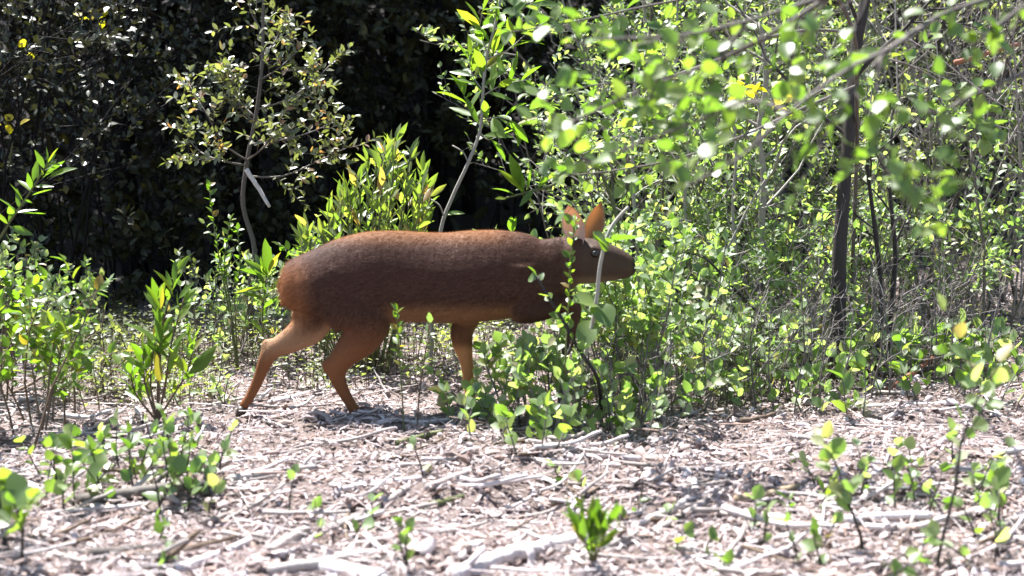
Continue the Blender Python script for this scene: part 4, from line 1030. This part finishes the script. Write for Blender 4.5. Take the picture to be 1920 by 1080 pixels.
low([
    (872, 778, 0.09, .5, 4, 7, P_, (.036, .056), 'leafy seedling hiding the far foreleg of the deer'),
    (915, 790, 0.17, .5, 5, 9, O_, (.03, .045), 'low plant right of the far foreleg'),
    (950, 765, 0.15, .5, 5, 9, O_, (.036, .056), 'low bright plant below the deer belly'),
    (985, 790, .29, .5, 6, 12, P_, (.028, .045), 'leafy low plant under the deer chest'),
    (1010, 840, 0.14, .6, 5, 9, R_, (.036, .056), 'frontmost small plant of the clump below the deer chest'),
    (1050, 800, .30, .5, 6, 12, P_, (.028, .042), 'low plant around the foot of the pale slender stem'),
    (1090, 822, 0.24, .45, 7, 9, P_, (.028, .045), 'thick stemmed low plant in front of the deer'),
    (1150, 812, 0.20, .5, 6, 10, R_, (.03, .045), 'low plant in front below the deer nose'),
    (1075, 750, .36, .4, 6, 12, O_, (.034, .055), 'bushy plant hiding the lifted foreleg'),
    (1135, 745, .42, .4, 6, 12, O_, (.028, .042), 'bushy plant straight below the deer face'),
    (1195, 740, .42, .45, 6, 12, O_, (.034, .055), 'bushy plant below and right of the deer nose'),
    (1245, 735, 0.26, .45, 7, 12, O_, (.026, .04), 'bright bushy plant right of the deer'),
    (1300, 725, 0.26, .45, 7, 12, O_, (.032, .052), 'bright bushy plant next to the leaning pale stem'),
    (1370, 730, 0.22, .45, 7, 10, O_, (.026, .04), 'yellow green bushy plant at the edge of the litter'),
    (1445, 722, 0.21, .45, 6, 9, O_, (.032, .052), 'small bushy plant left of the dark trunk foot'),
    (1005, 715, 0.19, .45, 6, 12, O_, (.026, .04), 'low leafy plant behind the lifted foreleg'),
    (1500, 735, 0.22, .5, 5, 8, P_, (.03, .05), 'low broad leaved plant before the dark trunk'),
    (1570, 728, 0.19, .5, 4, 7, P_, (.04, .06), 'broad leaved plant at the very foot of the dark trunk'),
    (1615, 790, 0.19, .4, 2, 5, R_, (.055, .075), 'seedling with two large glowing leaves under the dark trunk'),
    (1690, 700, 0.22, .5, 5, 8, P_, (.045, .065), 'broad leaved plant right of the dark trunk'),
    (1750, 705, 0.20, .5, 5, 9, P_, (.045, .065), 'broad leaved plant above the reddish dead branch'),
    (1810, 700, 0.21, .5, 5, 9, R_, (.045, .065), 'broad leaved plant in the right middle of the shady patch'),
    (1868, 708, 0.21, .5, 5, 9, P_, (.045, .065), 'broad leaved plant near the right frame edge'),
    (1925, 720, 0.21, .5, 5, 9, P_, (.045, .065), 'broad leaved plant cut by the right frame edge'),
    (1840, 765, 0.17, .5, 4, 7, R_, (.035, .05), 'small plant on the litter at the right edge'),
    (1420, 775, 0.10, .5, 3, 5, P_, (.03, .045), 'tiny seedling on the litter left of the dark trunk'),
    (1280, 790, 0.14, .4, 3, 5, P_, (.036, .056), 'thin seedling on the litter right of the low clump'),
    (700, 690, .22, .5, 5, 9, S_, (.028, .04), 'low shaded plant seen between the hind legs and the belly'),
    (640, 680, .24, .5, 5, 9, S_, (.028, .04), 'low plant seen behind the hind leg'),
    (780, 670, .26, .5, 5, 9, S_, (.028, .04), 'low shaded plant seen under the belly'),
    (850, 670, .14, .5, 5, 9, S_, (.028, .04), 'low shaded plant behind the far foreleg'),
    (575, 685, .30, .5, 6, 11, O_, (.03, .042), 'leafy plant under the deer tail'),
    (520, 660, .42, .45, 7, 13, O_, (.03, .042), 'leafy plant left of the deer rump'),
    (540, 640, .55, .4, 7, 13, O_, (.028, .04), 'taller leafy plant behind the deer rump'),
    (455, 665, .38, .45, 6, 12, O_, (.03, .042), 'leafy plant at the foot of the reddish leaved sapling'),
    (405, 690, .32, .45, 6, 11, O_, (.03, .042), 'leafy plant in the clearing right of the tall lance leaved plant'),
    (590, 640, .5, .4, 6, 12, Y_, (.03, .05), 'yellow green plant under the lance leaved bush'),
    (430, 760, .16, .5, 4, 7, O_, (.025, .04), 'small plant behind the raised hind hoof'),
    (360, 760, .18, .5, 4, 7, O_, (.025, .04), 'small plant just right of the tall lance leaved plant'),
    (400, 640, .36, .4, 6, 11, S_, (.028, .04), 'pale green plant before the black gap'),
    (1230, 775, 0.17, .6, 6, 8, P_, (.034, .055), 'small spreading plant at the right end of the low clump'),
    (1330, 760, 0.20, .6, 6, 8, P_, (.028, .042), 'spreading plant on the litter below the leaning pale stem'),
    (1395, 745, 0.24, .6, 6, 8, P_, (.034, .055), 'spreading pale plant next to the tiny seedling at the litter edge'),
    (1475, 765, 0.19, .6, 6, 8, P_, (.03, .045), 'spreading pale plant well left of the glowing seedling'),
    (1540, 775, 0.17, .6, 5, 8, P_, (.036, .056), 'pale plant just left of the glowing seedling'),
    (1680, 745, 0.20, .6, 5, 8, P_, (.035, .05), 'pale plant over the brown forked branch'),
    (1745, 750, 0.20, .6, 5, 8, R_, (.04, .055), 'plant in front of the reddish dead branch'),
    (1900, 770, 0.22, .6, 5, 8, P_, (.035, .05), 'pale plant on the litter at the right frame edge'),
    (1190, 690, 0.28, .5, 7, 12, P_, (.036, .056), 'taller pale plant right under the deer muzzle'),
    (1270, 680, 0.31, .5, 7, 12, P_, (.03, .045), 'taller pale plant behind the bright bushy ones'),
    (1340, 690, 0.28, .5, 7, 12, P_, (.036, .056), 'taller pale plant left of the dark leaning stem'),
    (1100, 690, .42, .5, 7, 12, P_, (.03, .045), 'pale plant behind the pale slender stem'),
    (1530, 690, 0.25, .5, 6, 10, P_, (.035, .05), 'pale plant by the left side of the dark trunk'),
    (1640, 690, 0.24, .5, 6, 10, P_, (.035, .05), 'pale plant under the two thin dark stems'),
    (905, 815, .13, .6, 5, 8, P_, (.03, .045), 'small plant in front of the far foreleg hoof'),
    (960, 825, .15, .6, 5, 8, P_, (.03, .045), 'small plant at the near left end of the low clump'),
    (1130, 835, .16, .6, 5, 8, P_, (.03, .045), 'small plant at the near edge of the low clump'),
    (1210, 815, .2, .6, 6, 9, P_, (.03, .045), 'sprawling plant where the low clump meets the litter'),
    (1280, 760, .3, .55, 6, 11, P_, (.03, .045), 'rounded pale plant between the low clump and the thicket'),
    (1420, 740, .3, .55, 6, 11, P_, (.032, .048), 'rounded pale plant below the crooked pale trunk'),
    (1490, 705, .34, .55, 6, 12, P_, (.032, .05), 'rounded pale plant under the leaning dark stem'),
    (1620, 720, .26, .55, 6, 10, P_, (.035, .052), 'rounded pale plant just right of the dark trunk foot'),
    (1172, 775, .56, .16, 6, 26, P_, (.028, .04), 'tall slender plant standing before the deer muzzle'),
    (1215, 765, .64, .18, 6, 26, P_, (.028, .042), 'tall slender plant just right of the deer muzzle'),
], 'low_plant', 'plant', 'low plants around the deer', 'shrubstem')
low([
    (30, 830, .5, .35, 7, 18, Y_, (.035, .055), 'dense green bush in the left foreground, dark at its foot'),
    (95, 800, .4, .4, 6, 16, Y_, (.03, .05), 'green bush right of the dense one at the left edge'),
    (-30, 760, .5, .35, 7, 18, Y_, (.035, .055), 'tall green bush cut off by the left frame edge'),
    (70, 690, .42, .4, 6, 16, O_, (.03, .045), 'bush with silvery leaves behind the dense left bush'),
    (130, 665, .38, .4, 6, 14, O_, (.03, .045), 'bush with silvery leaves at the edge of the dark shrubs'),
    (5, 650, .5, .4, 7, 18, O_, (.035, .05), 'tall silvery bush at the left edge'),
    (170, 770, .22, .45, 5, 9, S_, (.022, .034), 'small pale bush in the left clearing'),
    (215, 720, .26, .5, 6, 9, S_, (.022, .034), 'thin stemmed pale bush in the left clearing'),
    (150, 720, .3, .45, 6, 10, S_, (.022, .034), 'pale bush beside the left bushes'),
], 'low_bush', 'bush', 'bushes at the left side', 'twig')
low([
    (20, 1060, .30, .4, 2, 7, R_, (.045, .06), 'round leaved seedling leaning in from the bottom left corner'),
    (95, 960, .22, .5, 3, 6, R_, (.042, .055), 'round leaved seedling near the left edge'),
    (150, 935, .28, .4, 3, 7, R_, (.04, .055), 'upright round leaved seedling at the lower left'),
    (215, 930, .24, .4, 3, 7, R_, (.04, .055), 'bright round leaved seedling before the tall lance leaved plant'),
    (265, 945, .24, .45, 4, 7, R_, (.038, .052), 'round leaved seedling right of the bright one'),
    (320, 940, .22, .45, 4, 6, R_, (.036, .05), 'dark green seedling at the end of the left seedlings'),
    (400, 960, .20, .4, 3, 5, P_, (.03, .042), 'thin seedling at the edge of the shaded litter'),
    (330, 850, .16, .5, 4, 6, O_, (.028, .04), 'small leaved seedling below the tall lance leaved plant'),
    (275, 1010, .08, .6, 2, 4, R_, (.024, .034), 'tiny seedling beside the dark shaded branch'),
    (270, 1060, .06, .6, 2, 4, O_, (.024, .034), 'tiny sprout at the bottom left'),
    (548, 965, .16, .25, 1, 3, P_, (.022, .034), 'bare dark twig standing in the left of the open litter'),
    (665, 1000, .14, .4, 2, 4, P_, (.03, .042), 'seedling with two leaves beside the diagonal branch'),
    (770, 905, .14, .3, 1, 4, P_, (.03, .045), 'single leafed seedling in front of the near hind hoof'),
    (795, 1060, .16, .35, 2, 4, R_, (.03, .04), 'seedling with drooping leaves above the thick bleached branch'),
    (585, 1000, .06, .6, 2, 4, P_, (.026, .036), 'tiny seedling flat on the litter by the bark chunk'),
    (1085, 905, .10, .6, 2, 4, P_, (.032, .045), 'pale flat seedling in the middle of the litter'),
    (1155, 975, .07, .6, 3, 4, Y_, (.022, .034), 'tiny sprout left of the long curved branch'),
    (1210, 1000, .09, .6, 2, 4, P_, (.03, .042), 'pale leaved seedling beside the hooked branch'),
    (1300, 1075, .10, .6, 3, 4, R_, (.034, .046), 'pale leaved seedling at the bottom edge'),
    (1400, 1020, .16, .5, 2, 5, P_, (.034, .046), 'seedling right of the long curved branch end'),
    (1505, 950, .08, .4, 3, 6, L_, (.04, .06), 'small sprout of pointed leaves on the right litter'),
    (1640, 1040, .44, .15, 1, 8, P_, (.036, .05), 'tall dark stemmed seedling left of the tallest one'),
    (1725, 1070, .78, .12, 1, 12, P_, (.036, .052), 'tallest dark stemmed seedling in the lower right'),
    (1860, 1010, .24, .4, 2, 6, R_, (.036, .05), 'upright seedling near the lower right edge'),
    (1905, 1060, .22, .4, 2, 5, P_, (.036, .05), 'seedling cut by the lower right frame edge'),
    (1830, 900, .18, .5, 3, 6, P_, (.03, .045), 'bright seedling on the litter below the right shrubs'),
    (1660, 930, .2, .6, 3, 6, P_, (.026, .04), 'pale blurred seedling behind the tall dark stemmed ones'),
    (1700, 960, .2, .6, 3, 6, R_, (.03, .042), 'pale blurred seedling at the middle of the tallest stem'),
    (1780, 945, .22, .6, 3, 6, P_, (.03, .042), 'pale blurred seedling right of the tallest stem'),
    (1570, 930, .16, .6, 3, 6, P_, (.026, .04), 'pale blurred seedling left of the tall dark stemmed ones'),
    (1500, 1050, .18, .6, 2, 5, P_, (.03, .042), 'pale seedling low in the right half of the bottom edge'),
    (1600, 1080, .2, .6, 3, 6, R_, (.03, .042), 'pale seedling at the bottom edge before the tall ones'),
    (1880, 1085, .26, .5, 3, 6, P_, (.032, .045), 'pale seedling in the bottom right corner'),
    (1820, 980, .2, .6, 3, 6, P_, (.03, .042), 'green seedling behind the bottom right seedlings'),
    (130, 900, .22, .6, 4, 7, R_, (.03, .045), 'pale seedling behind the round leaved ones at the left'),
    (300, 890, .22, .6, 4, 7, R_, (.03, .042), 'pale seedling below the foot of the tall lance leaved plant'),
    (370, 900, .2, .6, 4, 6, P_, (.028, .042), 'pale seedling at the right end of the left seedlings'),
    (245, 880, .22, .6, 4, 7, P_, (.03, .045), 'green seedling in the middle of the left seedlings'),
], 'seedling', 'seedling', 'seedlings in the wood litter', 'darkbark')
p = Plant('lance_leaved_plant', 'short dark leafy shoot standing by the thick bleached branch', 'plant', tuple(G(1112, 1062)), 370, ('lance', 'lance'), (.05, .075), 'greenstem', 'lance leaved plants', .9, .8)
for dx in (-14, -4, 6, 14):
    Q = p.trace([G(1112, 1062)] + px_pts(2.5, (1112 + dx, 1020), (1112 + dx * 2, 985)), .003, .0015, k=5); p.leafy(Q, 8, .3, .45)
p.finish(60)

# ---------------------------------------------------------------- near branches hanging in at the upper right
F = Plant('overhanging_shrub', 'near shrub reaching in from the upper right with round leaves', 'shrub', base_at(2250, 2.5), 500, ('round', 'round'), (.027, .043), 'bark', None, .75, .1)
b = Vector(base_at(2250, 2.5))
Q = F.trace([b] + px_pts(2.4, (2230, 700), (2180, 300), (2060, -40), (1990, -120)), .018, .011, 'stem', k=8)
for pts, r, n, L in (
        ([(2020, -90, 2.4), (1900, -20, 2.3), (1760, 30, 2.2), (1650, 110, 2.1), (1575, 210, 2.05), (1490, 365, 2.0)], .0048, 9, .11),
        ([(2020, -90, 2.4), (1750, -60, 2.3), (1560, -10, 2.25), (1400, 40, 2.2), (1280, 66, 2.2), (1160, 72, 2.2), (1080, 76, 2.2)], .0055, 12, .11),
        ([(1760, 30, 2.2), (1670, 90, 2.1), (1590, 130, 2.05), (1480, 210, 2.0), (1380, 300, 2.0), (1290, 345, 2.0)], .005, 11, .10),
        ([(1990, 110, 2.3), (1890, 150, 2.2), (1800, 190, 2.15), (1740, 240, 2.1), (1690, 330, 2.1)], .0045, 8, .10),
        ([(1650, 110, 2.1), (1640, 220, 2.05), (1660, 320, 2.05), (1745, 420, 2.05)], .004, 8, .10),
        ([(1560, -10, 2.25), (1450, 60, 2.25), (1330, 120, 2.3), (1200, 170, 2.35), (1080, 225, 2.4), (1030, 250, 2.4)], .005, 13, .11),
        ([(1480, 210, 2.0), (1400, 190, 2.1), (1300, 230, 2.2), (1180, 275, 2.3), (1100, 310, 2.3)], .004, 10, .10),
        ([(1400, 40, 2.2), (1340, 130, 2.2), (1330, 200, 2.2)], .0035, 6, .09),
        ([(1560, -10, 2.25), (1500, 70, 2.3), (1470, 150, 2.3)], .0035, 6, .09),
        ([(1280, 66, 2.2), (1240, 130, 2.25), (1220, 190, 2.3)], .0035, 5, .09),
        ([(1990, -40, 2.3), (1880, 40, 2.2), (1820, 90, 2.2)], .004, 6, .09)):
    limb(F, pts, r, 2.2, n, L, 3, 1)
F.finish(300, keep=300)
F = Plant('arching_sapling', 'arching sapling with round leaves spreading left from beside the dark main trunk', 'sapling', base_at(1600, 4.9), 510, ('round', 'round'), (.032, .048), 'bark', None, .7, .15)
Q = F.trace(rooted(1600, 4.9, (1596, 560, 4.9), (1606, 300, 4.7), (1606, 160, 4.3), (1600, 60, 3.8), (1540, -60, 3.6)), .009, .006, 'stem', k=7)
for pts, r, n, L in (
        ([(1600, 60, 3.7), (1480, 60, 3.6), (1350, 110, 3.5), (1230, 150, 3.5), (1110, 160, 3.4), (1020, 190, 3.4)], .005, 14, .16),
        ([(1540, -60, 3.6), (1380, -20, 3.5), (1220, 10, 3.5), (1080, 40, 3.4), (960, 60, 3.4)], .005, 13, .16),
        ([(1606, 160, 4.3), (1500, 205, 3.8), (1380, 260, 3.5), (1260, 300, 3.5), (1150, 320, 3.5), (1060, 330, 3.5)], .005, 13, .16),
        ([(1350, 110, 3.5), (1280, 200, 3.5), (1200, 235, 3.5), (1090, 245, 3.5)], .003, 9, .14),
        ([(1600, 100, 3.7), (1700, 120, 3.6), (1790, 170, 3.6), (1860, 200, 3.6)], .004, 8, .14)):
    limb(F, pts, r, 3.5, n, L, 4, 1)
F.finish(300, keep=620)
# yellow flowers in the thicket
for i, (px, py, d, n, lab) in enumerate(((1400, 178, 4.3, 11, 'cluster of yellow flowers high in the thicket'), (1457, 192, 4.3, 9, 'yellow flower cluster nearer the dark trunk'), (15, 245, 6.0, 6, 'faint yellow flowers in the left dark shrubs'), (52, 95, 6.0, 6, 'faint yellow flowers at the upper left'), (182, 32, 6.4, 8, 'dim yellow flowers at the top left'))):
    c = U(px, py, d); rng = random.Random(700 + i)
    root = empty('flower_cluster', tuple(c), lab, 'flowers', 'yellow flowers in the shrubs')
    q = MB(); q.tube([Vector((.0, .0, -.16)), Vector((.01, .02, -.06)), Vector((0, 0, 0))], [.004, .003, .002], 5); q.build('stem', M['greenstem'], root)
    ms = leaf_meshes('round', 'yellow')
    for k in range(n):
        o = link('petal', rng.choice(ms), root); o.location = rv(rng, .03); o.rotation_euler = (rng.uniform(-.3, 1.2), rng.uniform(-.5, .5), rng.uniform(0, 6.28)); s_ = rng.uniform(.034, .055); o.scale = (s_,) * 3
# reddish dead branch high on the right
stick('fallen_branch', 'reddish dead branch caught in the shrubs at the upper right', px_pts(5.6, (1790, 118), (1850, 100), (1912, 82)), .013, .009, 'redwood', cat='branch', sm=4)

# ---------------------------------------------------------------- ground cover nobody could count
def cover():
    nr = np.random.RandomState(12); rng = random.Random(12)
    P = []; D = []; N = []; Sz = []; q = MB()
    def patch(n, xlo, xhi, ylo, yhi, h):
        for i in range(n):
            y = rng.uniform(ylo, yhi); x = at(rng.uniform(xlo, xhi), y); z = Hs(x, y); hh = h * rng.uniform(.3, 1.1)
            t = Vector((x + rng.gauss(0, .02), y + rng.gauss(0, .02), z + hh)); b = Vector((x, y, z - .01))
            q.tube([b, t], [.0018, .001], 3, False)
            for k in range(rng.randint(5, 9)):
                P.append(tuple(b.lerp(t, rng.uniform(.35, 1.05)) + rv(rng, .012))); D.append((rng.gauss(0, 1), rng.gauss(0, 1), rng.uniform(0, .6))); N.append((rng.gauss(0, .5), rng.gauss(0, .5), 1)); Sz.append(rng.uniform(.014, .028))
    patch(800, -40, 480, 4.9, 6.9, .17); patch(320, 60, 430, 4.1, 5.2, .13); patch(360, 900, 1960, 4.7, 6.6, .2); patch(420, 480, 960, 4.3, 6.4, .17)
    o = join_leaves('ground_cover', P, D, N, Sz, 'ovate', 'grey', None, (0, 0, 0)); tag(o, kind='stuff')
    s_ = q.build('cover_stems', M['twig'], o)
cover()
